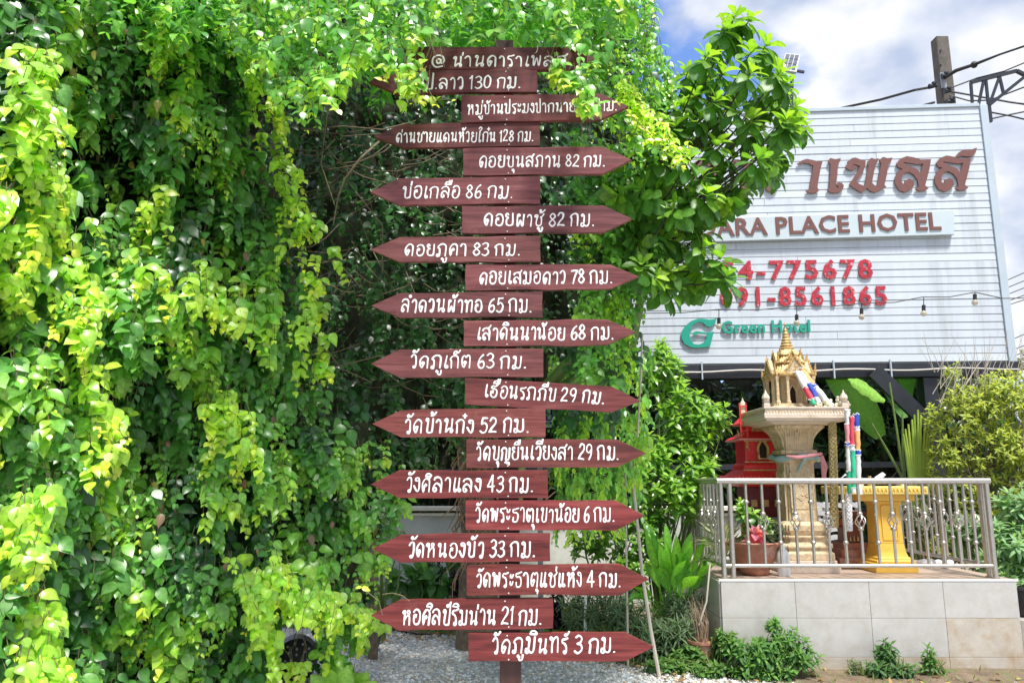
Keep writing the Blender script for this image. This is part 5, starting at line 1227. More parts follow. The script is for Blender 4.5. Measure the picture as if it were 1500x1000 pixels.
# trailing thin shoots over the board
for (pts) in ([(560, 118), (585, 132), (615, 148), (640, 146), (668, 146)], [(905, 150), (925, 170), (945, 190), (960, 205)], [(560, 870), (575, 868), (590, 872), (600, 880)], [(530, 860), (555, 880), (560, 900)]):
    Y0 = 3.2; path = [P(x, y, Y0) for x, y in pts]; stems.tube(path, .0018, 4)
    for p in path:
        for s in (-1, 1): lv.add(tuple(p), (s*.6+U(-.3, .3), U(-.4, .1), U(-.6, .5)), (U(-.3, .3), -1, .5), .035*U(.6, 1.2), jit(G_YYEL, .2), .7)
CLEAR = [[(624, 62), (818, 62), (806, 104), (796, 140), (624, 140)], [(672, 132), (842, 132), (842, 168), (928, 172), (935, 990), (545, 990), (545, 176), (672, 176)]]
keep = []
for i, p in enumerate(lv.p):
    c_ = Vector(p) + Vector(lv.D[i]).normalized()*lv.L[i]*.6; q = to_px(c_); q0 = to_px(p)
    if ipoly([(410, 915), (458, 915), (464, 945), (452, 975), (410, 975)], *q) or ipoly([(535, 925), (680, 925), (680, 1000), (560, 1000)], *q): continue
    hit = c_.y < 3.42 and (any(ipoly(z_, *q) or ipoly(z_, *q0) for z_ in CLEAR))
    if hit and 845 < q[0] < 880 and q[1] < 172: hit = False
    if not hit: keep.append(i)
for nm_ in 'pDNLWc': setattr(lv, nm_, [getattr(lv, nm_)[i] for i in keep])
for i in range(110):
    px, py = U(0, 560), U(0, 1000)
    if in_left(px, py): lv.add(tuple(P(px, py, LY(px, py) + U(-.06, .1))), (U(-.4, .4), U(-.5, .2), -1), (U(-.6, .6), -1, U(-.3, .6)), U(.05, .085), jit(random.choice(((.30, .17, .10), (.42, .30, .12), (.22, .12, .08), (.5, .42, .10))), .2), .7)
obj('vine_stem', stems, M['stem'], vine, kind='stuff')
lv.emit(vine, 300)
# dark core added inside to block sky showing between the leaves
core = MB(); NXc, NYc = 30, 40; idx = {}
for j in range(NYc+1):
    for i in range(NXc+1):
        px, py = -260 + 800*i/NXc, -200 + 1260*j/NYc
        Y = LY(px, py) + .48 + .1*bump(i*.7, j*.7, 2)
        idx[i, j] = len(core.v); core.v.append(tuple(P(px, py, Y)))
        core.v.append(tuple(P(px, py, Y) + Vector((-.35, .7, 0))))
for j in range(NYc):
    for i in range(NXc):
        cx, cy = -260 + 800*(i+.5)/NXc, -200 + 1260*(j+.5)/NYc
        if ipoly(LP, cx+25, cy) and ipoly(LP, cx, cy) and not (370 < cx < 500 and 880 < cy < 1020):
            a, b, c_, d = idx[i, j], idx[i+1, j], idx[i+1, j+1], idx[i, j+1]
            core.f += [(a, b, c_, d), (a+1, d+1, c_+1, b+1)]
obj('sky_blocker', core, M['litter'], vine, kind='stuff', smooth=True, ang=0)
# bare woody stems in the dark recess
bare = MB()
for pts, r in (([(555, 208), (530, 230), (505, 262), (495, 290), (488, 330)], .010), ([(395, 150), (405, 215), (412, 260)], .008), ([(470, 110), (480, 160), (470, 240), (490, 300)], .007), ([(600, 180), (560, 190), (500, 185), (440, 190)], .006), ([(610, 200), (560, 196), (500, 200)], .005), ([(430, 470), (470, 500), (500, 540), (545, 560)], .006), ([(455, 540), (500, 535), (560, 520)], .005), ([(520, 280), (560, 330), (560, 400)], .005)):
    bare.tube([P(x, y, 5.6 + U(-.1, .1)) for x, y in pts], [r, r*.9, r*.8, r*.6, r*.4][:len(pts)], 6)
for i in range(110):
    x, y = U(395, 700), U(90, 560); a = random.gauss(0, .5); L = U(40, 120); pts = [P(x + L*t*math.cos(a), y + L*t*math.sin(a) + 12*math.sin(t*3), 5.75 + U(0, .3)) for t in (0, .35, .7, 1)]
    bare.tube(pts, U(.002, .005), 4, caps=False)
obj('bare_stem', bare, M['bark'], vine, kind='stuff', smooth=True)

# ================================================================== SECOND VINE: recess behind the sign and hanging mass to its right
v2 = thing('hanging_vine', 'smaller-leaved vine filling the shaded recess behind the arrow boards and trailing down their right side', 'vine', (0.6, 6.0, 0))
l2 = Leaves('ovate', M['leaf']); s2 = MB()
RP = [(370, -120), (960, -120), (960, 120), (975, 330), (945, 420), (925, 520), (900, 600), (820, 600), (700, 590), (640, 640), (560, 640), (450, 600), (400, 300)]
k = 0
while k < 1700:
    px, py = U(370, 975), U(-120, 640)
    if not ipoly(RP, px, py): continue
    k += 1; layer = random.random(); Y = 5.9 + 1.1*layer + .3*noise.noise(Vector((px/90, py/90, 3)))
    c0 = tuple(.55*q for q in G_DARK) if layer > .3 else G_DARK; strand(l2, s2, P(px, py, Y), random.randint(3, 6), .06, Vector((U(-.4, .4), -1, .3)), .085*U(.6, 1.15), c0, lerp(c0, G_MID, .35), tube=layer < .3)  # recess leaves darkened, its shade painted into the leaf colour
RR = [(842, 175), (905, 190), (962, 212), (992, 215), (985, 300), (962, 330), (975, 400), (930, 430), (925, 520), (905, 545), (850, 530), (845, 420), (835, 300)]
k = 0
while k < 520:
    px, py = U(830, 995), U(170, 550)
    if not ipoly(RR, px, py): continue
    k += 1; layer = random.random(); v = noise.noise(Vector((px/40, py/60, 7)))
    c0 = G_LIGHT if v > .05 else G_MID; c1 = G_YEL if v > .15 else G_LIGHT
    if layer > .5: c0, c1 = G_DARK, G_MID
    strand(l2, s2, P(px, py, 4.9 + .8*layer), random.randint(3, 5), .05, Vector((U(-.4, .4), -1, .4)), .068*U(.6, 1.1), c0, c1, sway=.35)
RD = [(800, 500), (950, 500), (945, 620), (940, 745), (820, 760), (812, 640)]
k = 0
while k < 300:     # pale drooping shoots between the boards
    px, py = U(800, 950), U(500, 750)
    if not ipoly(RD, px, py): continue
    k += 1; layer = random.random()
    strand(l2, s2, P(px, py, 6.3 + .9*layer), random.randint(4, 6), .05, Vector((U(-.5, .5), -1, .3)), .085*U(.7, 1.2), G_LIGHT if layer < .5 else G_MID, G_YEL if layer < .35 else G_LIGHT, droop=1.4, W=.62, sway=.2)
RB = [(860, 0), (950, 0), (990, 110), (965, 150), (985, 200), (930, 200), (880, 150)]
k = 0
while k < 260:
    px, py = U(850, 1000), U(-60, 205)
    if not (ipoly(RB, px, py) or (py < 5 and px < 960)): continue
    k += 1; strand(l2, s2, P(px, py, 4.3 + .6*random.random()), random.randint(3, 5), .045, Vector((U(-.4, .4), -1, .5)), .06*U(.6, 1.2), lerp(G_MID, G_LIGHT, random.random()), G_YEL if random.random() < .5 else G_LIGHT, sway=.4)
for i in range(90):   # long yellow trailing braid
    t = random.random(); px, py = 905 + 90*t + random.gauss(0, 7), 120 + 100*t + random.gauss(0, 8)
    strand(l2, s2, P(px, py, 4.2), 3, .03, Vector((0, -1, .5)), .045*U(.7, 1.1), G_YEL, G_YYEL, sway=.5)
obj('vine_stem', s2, M['stem'], v2, kind='stuff'); l2.emit(v2, 200)
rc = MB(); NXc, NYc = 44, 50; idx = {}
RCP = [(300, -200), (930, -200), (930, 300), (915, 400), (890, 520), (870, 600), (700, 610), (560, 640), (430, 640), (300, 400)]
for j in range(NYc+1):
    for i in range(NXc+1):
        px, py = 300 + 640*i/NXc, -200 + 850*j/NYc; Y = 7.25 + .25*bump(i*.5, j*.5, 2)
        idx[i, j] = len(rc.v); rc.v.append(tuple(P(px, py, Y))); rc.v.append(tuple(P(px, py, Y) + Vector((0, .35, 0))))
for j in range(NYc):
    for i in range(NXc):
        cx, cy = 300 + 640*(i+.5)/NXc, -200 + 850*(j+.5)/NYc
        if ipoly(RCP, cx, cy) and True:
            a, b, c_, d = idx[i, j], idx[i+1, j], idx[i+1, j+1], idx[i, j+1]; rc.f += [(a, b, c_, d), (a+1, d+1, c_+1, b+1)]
obj('sky_blocker', rc, M['litter'], v2, kind='stuff', smooth=True, ang=0)  # dark backing added behind the recess to shut out the sky

# ================================================================== TREE WITH LARGE LEAVES
tree = thing('broadleaf_tree', 'tree with large glossy leaves in rosettes reaching in front of the billboard', 'tree', (XA(749, 990, 6.4), 6.4, 0))
tl_ = Leaves('obovate', M['leaf_big']); tb = MB()
def rosette(lv, p, axis, n, L, c_new, c_old, W=1.0, hang=.6):
    axis = Vector(axis).normalized(); e1 = axis.orthogonal().normalized(); e2 = axis.cross(e1); ph = U(0, 6)
    for i in range(n):
        t = i/max(1, n-1); a = ph + i*2.4; rad = e1*math.cos(a) + e2*math.sin(a)
        D = rad*(0.45+.6*t) + axis*(1.0 - 1.1*t) + Vector((0, 0, -hang*t)); N = axis*(.5+.5*t) - rad*(.9-.7*t) + Vector((0, 0, .35))
        lv.add(tuple(Vector(p) - axis*t*L*.35), tuple(D), tuple(N), L*(0.45+.6*math.sqrt(t))*U(.85, 1.15), jit(lerp(c_new, c_old, min(1, t*1.5)), .18), W*U(.85, 1.1))
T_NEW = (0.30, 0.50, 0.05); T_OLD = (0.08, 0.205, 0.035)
TPY = [(985, 110), (1040, 60), (1075, 12), (1115, 12), (1110, 75), (1140, 130), (1160, 175), (1140, 240), (1095, 235), (1075, 300), (1045, 300), (1070, 400), (1000, 430), (960, 420), (900, 350), (900, 240)]
CL = [(985, 125), (1002, 148), (1020, 132), (1008, 98), (1036, 112), (1026, 166), (972, 155), (1165, 150), (1176, 176), (1150, 118), (1142, 100), (990, 178), (1042, 88), (1122, 60), (950, 150), (1098, 22), (1082, 48), (1058, 62), (1035, 75), (1100, 70), (1060, 100), (1132, 92), (1012, 112), (1085, 118), (962, 128), (1148, 140), (1118, 152), (1156, 178), (1080, 150), (1045, 158), (998, 172), (1092, 185), (1050, 205), (1152, 168), (1010, 225), (1164, 166), (1118, 128), (1112, 225), (1085, 262), (1136, 240), (1128, 205),
      (1120, 250), (1128, 228), (1062, 290), (1078, 278), (1042, 300), (1010, 282), (985, 300), (1035, 330), (1005, 345), (1055, 372), (1030, 385), (1065, 398), (998, 375), (970, 340), (950, 300), (968, 262), (945, 225), (960, 400), (1012, 405), (985, 205), (1025, 190), (1000, 262), (1030, 250), (1072, 225), (925, 250), (915, 310), (935, 350), (1050, 140), (1015, 145),
      (1045, 240), (990, 240), (940, 270), (905, 280), (920, 380), (975, 320), (1022, 310), (1030, 355), (990, 150), (965, 175), (1100, 100), (1060, 175), (1110, 185), (945, 330), (900, 340)]
for _ in range(400):
    q = (U(890, 1195), U(10, 430))
    if ipoly(TPY, *q) and min((q[0]-c_[0])**2 + (q[1]-c_[1])**2 for c_ in CL) > 19**2: CL.append(q)
cent = Vector(P(880, 380, 5.6))
for (px, py) in CL:
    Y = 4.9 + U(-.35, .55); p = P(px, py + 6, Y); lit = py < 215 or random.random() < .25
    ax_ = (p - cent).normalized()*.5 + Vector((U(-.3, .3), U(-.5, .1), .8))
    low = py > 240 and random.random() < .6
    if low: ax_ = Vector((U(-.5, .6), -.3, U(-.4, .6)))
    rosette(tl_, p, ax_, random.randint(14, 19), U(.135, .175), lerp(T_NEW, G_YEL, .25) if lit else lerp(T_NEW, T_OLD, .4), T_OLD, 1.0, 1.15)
    j = p.lerp(cent, .38) + Vector((0, .05, -.08)); tb.tube([p, p.lerp(j, .5) + Vector((0, 0, -.04)), j, j.lerp(cent, .5) + Vector((0, 0, -.03))], [.004, .006, .008, .010], 5)
obj('branch', tb, mat('dark_twig', (.06, .05, .03), .9, .3, 20), tree, smooth=True)
tk = MB().tube([Vector((XA(749, 990, 6.4), 6.4, 0)), P(752, 800, 6.4), P(765, 660, 6.35), P(795, 585, 6.2), P(850, 552, 6.0), P(925, 505, 5.8), P(940, 430, 5.6), cent], [.042, .042, .045, .05, .05, .045, .035, .02], 10)
tk.tube([P(782, 590, 6.25), P(830, 535, 6.15), P(880, 508, 6.0), P(905, 440, 5.8), P(900, 300, 5.6)], [.06, .05, .045, .035, .02], 10)
obj('trunk', tk, M['green_stem'], tree, smooth=True)
tl_.emit(tree, 300, fine_px=8)
# a fibrous brown trunk behind the boards
ft = thing('palm_stump', 'brown fibrous trunk half hidden behind the middle arrow boards', 'tree', tuple(Vector((XA(700, 700, 7.4), 7.4, 0))))
fx_ = XA(700, 700, 7.4); obj('trunk', MB().tube([(fx_, 7.4, 0), (fx_+.02, 7.4, .9), (fx_-.03, 7.42, 1.6), (fx_-.08, 7.4, 2.3)], [.2, .17, .16, .13], 14), M['bark'], ft, smooth=True)
fb = MB()
for i in range(90):
    zz = U(.7, 2.2); a = U(PI, 2*PI); x = fx_ + .17*math.cos(a); y = 7.4 + .17*math.sin(a)
    fb.tube([(x, y, zz), (x*1.0 + .07*math.cos(a) + U(-.05, .05), y + .07*math.sin(a), zz - U(.05, .15)), (x + .1*math.cos(a) + U(-.1, .1), y + .1*math.sin(a), zz - U(.15, .35))], [.009, .007, .003], 4)
obj('fibre', fb, mat('dry_fibre', (.30, .19, .11), .9, .4, 30), ft, kind='stuff')

# ================================================================== SHRUBS AND SMALL PLANTS
def shrub(name, label, base, blobs, n, kind, L, W, cn, co, cat='shrub', nparts=0, up=.8, per=(6, 9), m=None, stemm='green_stem', hang=.35, group=None, nstem=14, fine_px=9, sr=.008, inner=0):
    """blobs: (px, py, Y, rx, ry(depth), rz) in metres"""
    t = thing(name, label, cat, tuple(base), group); lv_ = Leaves(kind, m or M['leaf_soft']); st = MB(); base = Vector(base)
    bw_ = [b_[3]*b_[5] for b_ in blobs]; tips = []
    for i in range(n):
        b_ = random.choices(blobs, bw_)[0]; c_ = P(b_[0], b_[1], b_[2])
        v = Vector((random.gauss(0, 1), random.gauss(0, 1), random.gauss(0, 1))).normalized()*(random.random()**.45)
        p = c_ + Vector((v.x*b_[3], v.y*b_[4], v.z*b_[5]))
        if p.z < .05: p.z = .05 + U(0, .05)
        ax_ = Vector((v.x*.6, v.y*.6 - .25, up + v.z*.4)); sh_ = .5 + .5*v.z
        rosette(lv_, p, ax_, random.randint(*per), L*U(.7, 1.2), lerp(cn, co, U(0, .4)), co, W, hang); tips.append(p)
    for p in random.sample(tips, min(nstem, len(tips))):
        mid = base.lerp(p, .5) + Vector((U(-.08, .08), U(-.08, .08), .06)); st.tube([base + Vector((U(-.05, .05), U(-.05, .05), 0)), mid, p], [sr*1.6, sr*1.1, sr*.5], 5)
    obj('stem', st, M[stemm], t, smooth=True); lv_.emit(t, nparts, fine_px=fine_px)
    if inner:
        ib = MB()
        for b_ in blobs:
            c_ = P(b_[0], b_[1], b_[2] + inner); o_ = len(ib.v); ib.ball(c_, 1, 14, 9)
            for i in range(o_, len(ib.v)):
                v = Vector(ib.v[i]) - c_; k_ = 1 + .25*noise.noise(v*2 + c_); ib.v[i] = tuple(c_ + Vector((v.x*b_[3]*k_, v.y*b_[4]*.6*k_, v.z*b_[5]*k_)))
        obj('sky_blocker', ib, M['litter'], t, kind='stuff', smooth=True, ang=0)  # dark lumps added to close bright sky gaps in the foliage
    return t
def BX(px, Y, z=0.02): p = P(px, 800, Y); return Vector((p.x, Y, z))
FR = (0.19, 0.38, 0.05); MD = (0.075, 0.19, 0.03); DK = (0.02, 0.05, 0.015)
# dark hedge under the billboard
shrub('dark_hedge', 'dark evergreen hedge in the shade behind the steel legs of the billboard', BX(1150, 10.6), [(960+60*i, 620 + U(-20, 30), 10.7, .55, .35, .95) for i in range(9)] + [(960+60*i, 760, 10.6, .5, .3, .6) for i in range(9)], 1500, 'ovate', .13, .7, MD, DK, inner=.35, cat='hedge', nstem=30, stemm='bark', up=.3, hang=.8, m=M['leaf'])
shrub('background_shrub', 'dark green bushes behind the low wall left of the arrow boards', BX(640, 10.3), [(500+75*i, 690, 10.4, .55, .35, .8) for i in range(8)] + [(520+80*i, 600, 10.6, .6, .4, .8) for i in range(7)], 900, 'ovate', .14, .7, MD, DK, nstem=20, stemm='bark', inner=.35)
# upright leafy shrub right of the boards
shrub('leafy_shrub', 'bright green shrub with upright whorled leaves between the arrow boards and the billboard', BX(960, 7.6), [(965, 545, 7.5, .16, .2, .28), (1000, 620, 7.5, .30, .25, .38), (950, 680, 7.4, .25, .25, .35), (985, 540, 7.6, .12, .12, .3), (1040, 610, 7.6, .2, .2, .16), (1000, 720, 7.3, .2, .2, .25), (972, 515, 7.6, .08, .1, .16), (1020, 680, 7.4, .2, .2, .2)], 330, 'lance', .115, 1.25, lerp(FR, G_YEL, .5), lerp(MD, FR, .6), nparts=120, per=(7, 11), m=M['leaf'], nstem=26)
shrub('leafy_shrub', 'light green bush spilling out behind the lower right arrow boards', BX(890, 7.7), [(870, 800, 7.6, .3, .2, .16), (900, 770, 7.5, .3, .2, .2), (930, 820, 7.4, .22, .2, .25), (860, 720, 7.8, .25, .2, .3), (960, 770, 7.4, .2, .2, .3), (830, 690, 7.9, .2, .2, .3)], 290, 'ovate', .085, .75, lerp(FR, G_YEL, .3), lerp(MD, FR, .4), nparts=60, per=(7, 11), m=M['leaf'])
# narrow-leaved silvery bush
shrub('narrow_leaf_bush', 'grey-green bush of narrow leaves low behind the bottom right boards', BX(900, 7.0), [(860, 890, 7.1, .26, .2, .17), (910, 890, 7.0, .28, .2, .2), (950, 930, 6.75, .28, .2, .18), (905, 935, 6.9, .3, .2, .12), (990, 930, 6.65, .2, .15, .16), (1000, 880, 6.9, .18, .15, .14)], 330, 'blade', .11, 1.1, (.24, .33, .18), (.10, .16, .08), per=(9, 14), up=.7)
# weeds at the platform foot
def weeds(label, px, Y, blobs, n, **k):
    return shrub('weed_clump', label, BX(px, Y), blobs, n, 'lance', k.get('L', .075), k.get('W', 1.0), k.get('cn', (.17, .34, .06)), k.get('co', (.07, .17, .04)), cat='weed', per=(6, 10), nstem=30, sr=.003, group=None, nparts=k.get('np', 0))
weeds('bushy weeds against the left half of the platform front', 1130, 6.25, [(1110, 955, 6.25, .22, .12, .14), (1150, 945, 6.27, .22, .1, .13), (1120, 985, 6.2, .28, .12, .06), (1175, 960, 6.25, .14, .1, .09), (1135, 915, 6.3, .05, .05, .07)], 230, np=60)
weeds('dark upright weed by the middle of the platform front', 1300, 6.28, [(1300, 955, 6.3, .08, .06, .10), (1318, 980, 6.25, .13, .08, .05), (1290, 978, 6.25, .1, .07, .05)], 66, cn=(.12, .25, .06), co=(.05, .12, .04), np=30)
weeds('single slender weed right of the dark one by the platform', 1362, 6.28, [(1362, 965, 6.3, .03, .03, .11), (1358, 985, 6.3, .04, .03, .04)], 15, np=20)
weeds('sparse dry sprig between the two weeds at the platform foot', 1253, 6.3, [(1252, 975, 6.3, .06, .03, .07)], 13, L=.05, W=.7, cn=(.2, .24, .12), co=(.12, .16, .09))
weeds('low leafy weeds around the small terracotta pot', 1040, 6.4, [(1020, 960, 6.5, .2, .12, .10), (1060, 940, 6.4, .12, .1, .09), (980, 975, 6.45, .2, .1, .06), (1050, 985, 6.3, .2, .08, .04)], 170, L=.07, W=1.4, cn=(.16, .27, .05), np=40)
weeds('patchy weeds at the back edge of the gravel left of the post', 600, 8.4, [(560, 925, 8.3, .4, .2, .04), (640, 922, 8.4, .4, .2, .05), (690, 918, 8.4, .3, .2, .05)], 150, L=.05, cn=(.2, .25, .08), co=(.09, .14, .05))
# grass tufts and ground cover
gc = Leaves('blade', M['leaf_soft'])
for i in range(2600):
    x = U(-2.6, 4.6); y = edge_y(x) + abs(random.gauss(0, .35)) - .06
    if PX0-.02 < x < PX1+.02 and y > PY0-.03: continue
    if x > 1.9 and random.random() < .8: continue
    gc.add((x, y, .02), (U(-.7, .7), U(-.7, .4), U(.4, 1)), (U(-1, 1), -1, .4), U(.03, .08), jit(lerp((.13, .22, .05), (.25, .26, .1), random.random()), .2), 1.0)
gt_ = thing('ground_cover', 'thin grass and creeping green cover along the edge of the gravel', 'grass', (0, 8, 0)); gc.emit(gt_, 0, stuff_name='grass')
gl = Leaves('heart', M['leaf_soft'])
for i in range(1500):
    x = U(-2.4, 2.2); y = edge_y(x) + U(.05, 1.7)
    if PX0-.02 < x and y > PY0: continue
    gl.add((x, y, U(.03, .12)), (U(-1, 1), U(-1, .6), U(-.1, .4)), (U(-.4, .4), -.5, 1), U(.04, .08), jit(lerp(MD, FR, random.random()**2), .2), 1.0)
gl.emit(gt_, 0, stuff_name='creeping_leaves')

fl2 = Leaves('ovate', M['leaf_soft'])
for i in range(420):
    x = U(-2.2, 4.6); y = edge_y(x) + random.gauss(.1, .35)
    if PX0-.02 < x < PX1+.02 and y > PY0-.03: continue
    fl2.add((x, y, .03), (U(-1, 1), U(-1, 1), U(-.1, .3)), (U(-.5, .5), U(-.5, .5), 1), U(.03, .07), jit(random.choice(((.28, .16, .08), (.38, .26, .12), (.18, .10, .06), (.42, .36, .14))), .2), .8)
flt = thing('fallen_leaves', 'scatter of dry brown leaves along the edge of the gravel', 'leaf litter', (0, 7.5, 0)); fl2.emit(flt, 0, stuff_name='dead_leaves')
# plants of long arching blades; every blade a part
def blade_leaf(base, tip, width, sag, m, par, col, name='leaf', fold=.25, segs=9, tear=0, wprof=None, label=None, side=None):
    base, tip = Vector(base), Vector(tip); d = tip - base; side = side or d.cross(Vector((0, -1, .3)))
    side = Vector(side).normalized(); V, F, Sh = [], [], []
    for i in range(segs+1):
        t = i/segs; c_ = base + d*t + Vector((0, 0, sag*math.sin(PI*t*.9)))
        w = width*(wprof(t) if wprof else math.sin(PI*min(1, max(0, .06+.94*t))**.8)**.8 if t < 1 else .02)
        tn = (d + Vector((0, 0, sag*PI*.9*math.cos(PI*t*.9)))).normalized(); s_ = (side - tn*side.dot(tn)).normalized(); nn = s_.cross(tn)
        if nn.y > 0: nn = -nn
        j = U(-tear, tear)*width
        V += [c_ - s_*(w/2+j) + nn*w*fold, c_, c_ + s_*(w/2 + U(-tear, tear)*width) + nn*w*fold]; Sh += [1, 1.35, .95]
    for i in range(segs):
        a = 3*i; F += [(a, a+1, a+4, a+3), (a+1, a+2, a+5, a+4)]
    me = bpy.data.meshes.new(name); me.from_pydata([tuple(v) for v in V], [], F)
    at = me.color_attributes.new('Col', 'FLOAT_COLOR', 'POINT'); cs = np.array([[s_*col[0], s_*col[1], s_*col[2], 1] for s_ in Sh]); at.data.foreach_set('color', cs.ravel())
    me.materials.append(m); me.shade_smooth(); o = bpy.data.objects.new(name, me)
    if label: o['label'] = label
    return link(o, par)
# broad upright leaves left of the platform
cp = BX(985, 6.95); cn_ = thing('broad_leaf_plant', 'clump of broad upright bright green leaves left of the platform railing', 'plant', tuple(cp))
for (bx, by_, tx, ty_, w) in ((985, 900, 968, 792, .10), (985, 900, 945, 822, .10), (990, 900, 1000, 785, .11), (992, 900, 1020, 800, .10), (985, 900, 985, 770, .10), (980, 905, 930, 855, .09), (985, 905, 957, 800, .11), (995, 905, 1042, 830, .09), (1000, 905, 1038, 790, .10), (980, 905, 1005, 850, .09), (970, 895, 1008, 826, .10), (975, 890, 940, 790, .08), (990, 890, 1015, 775, .09), (985, 900, 975, 835, .09), (990, 900, 1030, 850, .10), (960, 900, 920, 880, .08), (985, 900, 1012, 815, .11), (985, 900, 995, 800, .1), (975, 895, 950, 775, .09)):
    Y0 = 6.95
    for rep in range(2):
        X_ = tx + U(-14, 14); T_ = ty_ + U(-6, 34)*(rep+.3)
        blade_leaf(P(bx + U(-6, 6), by_, Y0), P(X_, T_, Y0 - U(-.25, .4)), w*U(.75, 1.0), U(.05, .16), M['leaf_big'], cn_, jit(lerp((.20, .46, .05), (.12, .32, .04), rep), .25), fold=U(.1, .3), segs=11, side=Vector((1, U(-.6, .6), U(-.5, .5))), wprof=lambda t: .10 if t < .42 else max(.03, math.sin(PI*((t-.42)/.58)**.75)))
dp = BX(1052, 6.8, PZ)
dr_ = thing('spiky_dracaena', 'spiky pale striped plant just inside the left corner of the railing', 'plant', tuple(dp))
for i in range(60):
    a = U(0, 2*PI); L = U(.2, .36); b_ = Vector((XA(1062, 800, 6.85)-.02, 6.85, PZ + U(.1, .26))); el = U(-.2, 1.3)
    blade_leaf(b_, b_ + Vector((math.cos(a)*L*math.cos(el), math.sin(a)*L*math.cos(el)*.7, L*math.sin(el))), .018, .03, M['leaf_soft'], dr_, jit(random.choice(((.45, .45, .25), (.2, .27, .1), (.4, .4, .2))), .2), segs=4)
# plants in the bowl
shrub('bowl_plant', 'fleshy light green plant growing in the terracotta bowl', pc + Vector((0, 0, .24)), [(1100, 765, 6.76, .09, .08, .13), (1088, 745, 6.8, .06, .06, .1), (1118, 770, 6.74, .08, .07, .1)], 48, 'lance', .085, 1.6, (.42, .60, .12), (.14, .30, .06), cat='plant', nparts=100, m=M['leaf'], sr=.004)
shrub('bowl_plant', 'dark trailing foliage on the right side of the terracotta bowl', pc + Vector((.06, 0, .24)), [(1128, 790, 6.74, .1, .07, .07), (1138, 775, 6.8, .06, .06, .08), (1090, 795, 6.72, .08, .06, .05)], 34, 'ovate', .055, .8, (.12, .17, .08), (.05, .07, .04), cat='plant', sr=.003)
shrub('pink_caladium', 'pink-leaved plant in the middle of the terracotta bowl', pc + Vector((0, -.02, .24)), [(1108, 780, 6.62, .07, .04, .06)], 9, 'heart', .09, 1, (.85, .42, .50), (.70, .22, .32), cat='plant', nparts=30, per=(4, 5), m=M['flower'], sr=.003)
# dry stalks of the small pot
ds = MB()
for i in range(26):
    b_ = gp + Vector((U(-.04, .04), U(-.03, .03), .18)); ds.tube([b_, b_ + Vector((U(-.04, .03), U(-.03, .03), .15)), b_ + Vector((U(-.09, .05), U(-.05, .05), U(.25, .38)))], [.004, .003, .001], 4)
single('dry_stalks', ds, mat('straw', (.34, .24, .16), .9, .3, 20), 'dry reddish stalks standing in the small terracotta pot', 'dead plant')
# oleander-like plants right of the platform
shrub('pale_green_shrub', 'pale green shrub with narrow whorled leaves beyond the right end of the railing', BX(1480, 7.3), [(1455, 770, 7.5, .25, .25, .2), (1490, 800, 7.3, .3, .2, .2), (1420, 775, 7.8, .2, .2, .2), (1500, 740, 7.4, .25, .2, .2), (1440, 820, 7.4, .2, .2, .12), (1500, 850, 7.2, .2, .1, .1)], 150, 'lance', .15, .95, (.36, .52, .24), (.17, .30, .14), nparts=150, per=(8, 12), m=M['leaf_soft'], sr=.012)
ob = MB(); ob.tube([BX(1500, 7.5), P(1470, 830, 7.4), P(1440, 790, 7.4)], [.04, .03, .015], 8).tube([BX(1530, 7.5), P(1500, 840, 7.3), P(1465, 800, 7.4)], [.05, .035, .02], 8)
single('fallen_branch', ob, M['bark'], 'leaning grey-brown branches under the pale green shrub at right', 'branch', smooth=True)
YS_N, YS_O = (.60, .62, .09), (.28, .34, .06)
shrub('yellow_green_shrub', 'tall feathery yellow-green shrub in front of the right end of the billboard', BX(1450, 8.4), [(1420, 600, 8.4, .33, .3, .3), (1455, 580, 8.4, .3, .3, .3), (1470, 660, 8.3, .35, .3, .35), (1400, 670, 8.5, .28, .3, .3), (1500, 600, 8.3, .4, .3, .45), (1430, 730, 8.4, .3, .3, .3), (1370, 620, 8.6, .12, .15, .25), (1375, 710, 8.6, .15, .15, .25), (1510, 690, 8.2, .3, .3, .4), (1400, 545, 8.5, .13, .12, .12), (1380, 790, 8.6, .25, .2, .25), (1440, 800, 8.6, .3, .2, .3)], 1300, 'ovate', .068, .55, YS_N, YS_O, stemm='bark', nstem=60, per=(6, 10), up=.5)
tw = MB()
for i in range(60):
    x = U(1365, 1500); y0 = 560 + U(-20, 40); L = U(30, 75); a = random.gauss(-1.5, .35)
    tw.tube([P(x, y0, 8.35), P(x + L*.5*math.cos(a), y0 + L*.5*math.sin(a), 8.33), P(x + L*math.cos(a)+U(-6, 6), y0 + L*math.sin(a), 8.3)], [.004, .003, .0015], 4)
single('dry_twigs', tw, M['bamboo'], 'dry pale twigs sticking out of the top of the yellow-green shrub', 'twigs')
shrub('glossy_leaf_shrub', 'shrub with small pale glossy leaves behind the yellow altar', BX(1380, 8.5), [(1330, 760, 8.6, .3, .2, .25), (1380, 750, 8.6, .3, .2, .3), (1290, 740, 8.8, .2, .2, .2)], 190, 'ovate', .075, .6, (.30, .33, .16), (.09, .12, .05), stemm='bark')
shrub('distant_bush', 'brownish green bush at the far right edge beyond the billboard', BX(1520, 14), [(1530, 560, 14, .9, .6, .5), (1500, 525, 14.2, .25, .3, .2)], 120, 'ovate', .14, .6, (.30, .28, .12), (.15, .16, .07), stemm='bark')

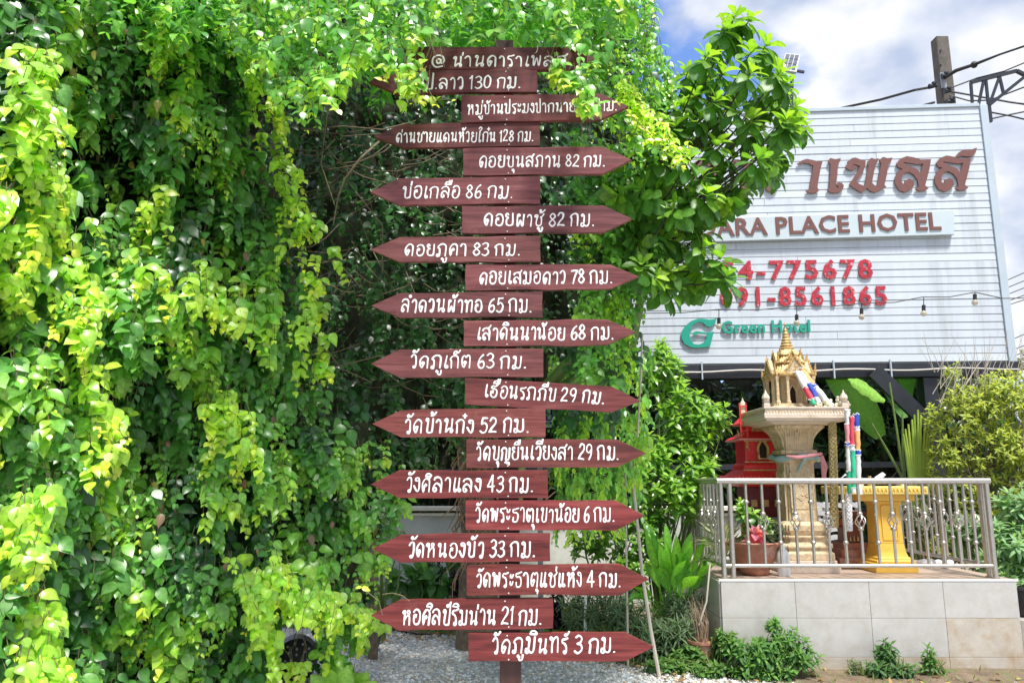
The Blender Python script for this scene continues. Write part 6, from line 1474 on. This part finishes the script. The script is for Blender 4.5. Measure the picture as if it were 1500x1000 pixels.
# banana plants under the billboard
bp_ = thing('banana_plant', 'banana plant with two big leaves under the billboard right of the gold spire', 'banana plant', tuple(BX(1300, 9.0)))
bw = lambda t: max(.03, (math.sin(PI*min(1, .04+t))**.55) if t < 1 else .02)
blade_leaf(P(1290, 640, 9.9), P(1196, 505, 10.0), .42, .04, M['leaf_big'], bp_, (.14, .36, .04), fold=.10, segs=14, wprof=bw, side=Vector((.65, -.2, .75)))
blade_leaf(P(1296, 588, 8.85), P(1242, 556, 8.8), .16, .03, M['leaf_big'], bp_, (.26, .50, .08), fold=-.2, segs=12, tear=.08, wprof=bw, label='folded light green banana leaf')
blade_leaf(P(1320, 605, 9.9), P(1320, 470, 10.1), .34, 0, M['leaf_big'], bp_, (.12, .36, .05), fold=.08, segs=10, wprof=bw, side=Vector((1, 0, 0)))
blade_leaf(P(1325, 612, 9.7), P(1285, 520, 10.0), .24, 0, M['leaf_big'], bp_, (.12, .33, .05), fold=.08, segs=10, wprof=bw, side=Vector((.9, 0, .3)))
for pts in ([(1277, 620), (1300, 660), (1322, 700), (1335, 760)], [(1322, 606), (1322, 660), (1330, 760)], [(1303, 560), (1315, 640), (1332, 760)]):
    obj('leaf_stalk', MB().tube([P(x, y, 8.95) for x, y in pts] + [BX(1335, 8.95)], [.010, .014, .018, .024, .03][:len(pts)+1], 7), M['green_stem'], bp_, smooth=True)
fs = thing('fan_of_stalks', 'fan of upright yellow-green stalks rising behind the yellow altar', 'plant', tuple(BX(1342, 8.8)))
for i in range(11):
    tx = 1322 + i*4.6; obj('stalk', MB().tube([Vector((XA(1340+i*1.2, 800, 8.8), 8.8+U(-.04, .04), 0)), P(1336+i*1.8, 720, 8.8), P(tx + U(-2, 2), 600 + abs(i-5)*7, 8.8)], [.03, .024, .010], 7), mat('lime_stalk', (.30*U(.8, 1.2), .40, .05), .45, .12, 9) if i % 4 == 0 else M['lime'] if 'lime' in M else M.setdefault('lime', mat('lime_stalk', (.33, .44, .06), .45, .15, 9)), fs, smooth=True)
# broad-leaf plants left of the post
shrub('broad_leaf_clump', 'dark broad-leaved clump on the bed left of the post under the arrow boards', BX(610, 8.2), [(585, 850, 8.2, .18, .12, .10), (635, 850, 8.2, .18, .12, .10), (610, 835, 8.3, .15, .1, .12)], 15, 'ovate', .24, .75, (.13, .32, .06), (.07, .19, .04), cat='plant', nparts=100, per=(5, 8), m=M['leaf_big'], hang=.7, nstem=8)
shrub('small_leaf_bush', 'small light green bush behind the left tips of the lower boards', BX(560, 7.6), [(560, 775, 7.6, .16, .12, .16), (545, 800, 7.6, .12, .1, .14), (585, 790, 7.7, .1, .1, .1)], 75, 'ovate', .055, .75, (.32, .46, .07), (.14, .30, .05), nstem=14, m=M['leaf'])
shrub('rounded_shrub', 'small round dark green shrub behind the broad-leaved clump left of the post', BX(632, 8.6), [(632, 832, 8.6, .16, .14, .14)], 50, 'ovate', .06, .7, MD, DK, nstem=10)
shrub('purple_plant', 'dark purple-leaved plant left of the post below the middle boards', BX(672, 8.2), [(672, 855, 8.2, .12, .1, .16)], 34, 'lance', .10, .9, (.05, .02, .06), (.02, .012, .03), cat='plant', nparts=40)
shrub('purple_plant', 'dark purple-leaved plant right of the post beside the yellow croton', BX(822, 7.8), [(820, 890, 7.7, .12, .1, .22)], 44, 'lance', .10, .9, (.05, .018, .06), (.02, .012, .03), cat='plant', nparts=40)
shrub('yellow_croton', 'small croton with yellow leaves right of the purple plant', BX(845, 7.5), [(843, 895, 7.4, .09, .06, .10)], 16, 'ovate', .09, .6, (.55, .48, .08), (.20, .25, .05), cat='plant', nparts=60)
gr_ = Leaves('blade', M['leaf_soft'])
for i in range(120): gr_.add(tuple(BX(677, 8.7, 0) + Vector((U(-.08, .08), 0, .3))), (U(-.25, .25), -.1, 1), (0, -1, .1), U(.3, .5), jit((.10, .22, .06), .2), .5)
tg = thing('tall_grass', 'tuft of tall thin grass against the low wall left of the post', 'grass', tuple(BX(677, 8.7))); gr_.emit(tg, 0, stuff_name='grass_blades')
# big leaves low in the left foreground
fg = thing('foreground_plant', 'large light green leaves at the bottom edge below the vine', 'plant', tuple(Vector((P(495, 1060, 4.4).x, 4.4, 0))))
for (x, y, w) in ((455, 992, .11), (485, 985, .12), (510, 978, .10), (540, 988, .12), (525, 1005, .12), (470, 1008, .1), (552, 1002, .1)):
    blade_leaf(P(500, 1075, 4.4), P(x, y, 4.25 + U(-.1, .1)), w, .05, M['leaf_big'], fg, jit((.20, .36, .06), .15), fold=.12, wprof=lambda t: .12 if t < .45 else max(.05, math.sin(PI*((t-.45)/.55)**.8)))
finish_things()
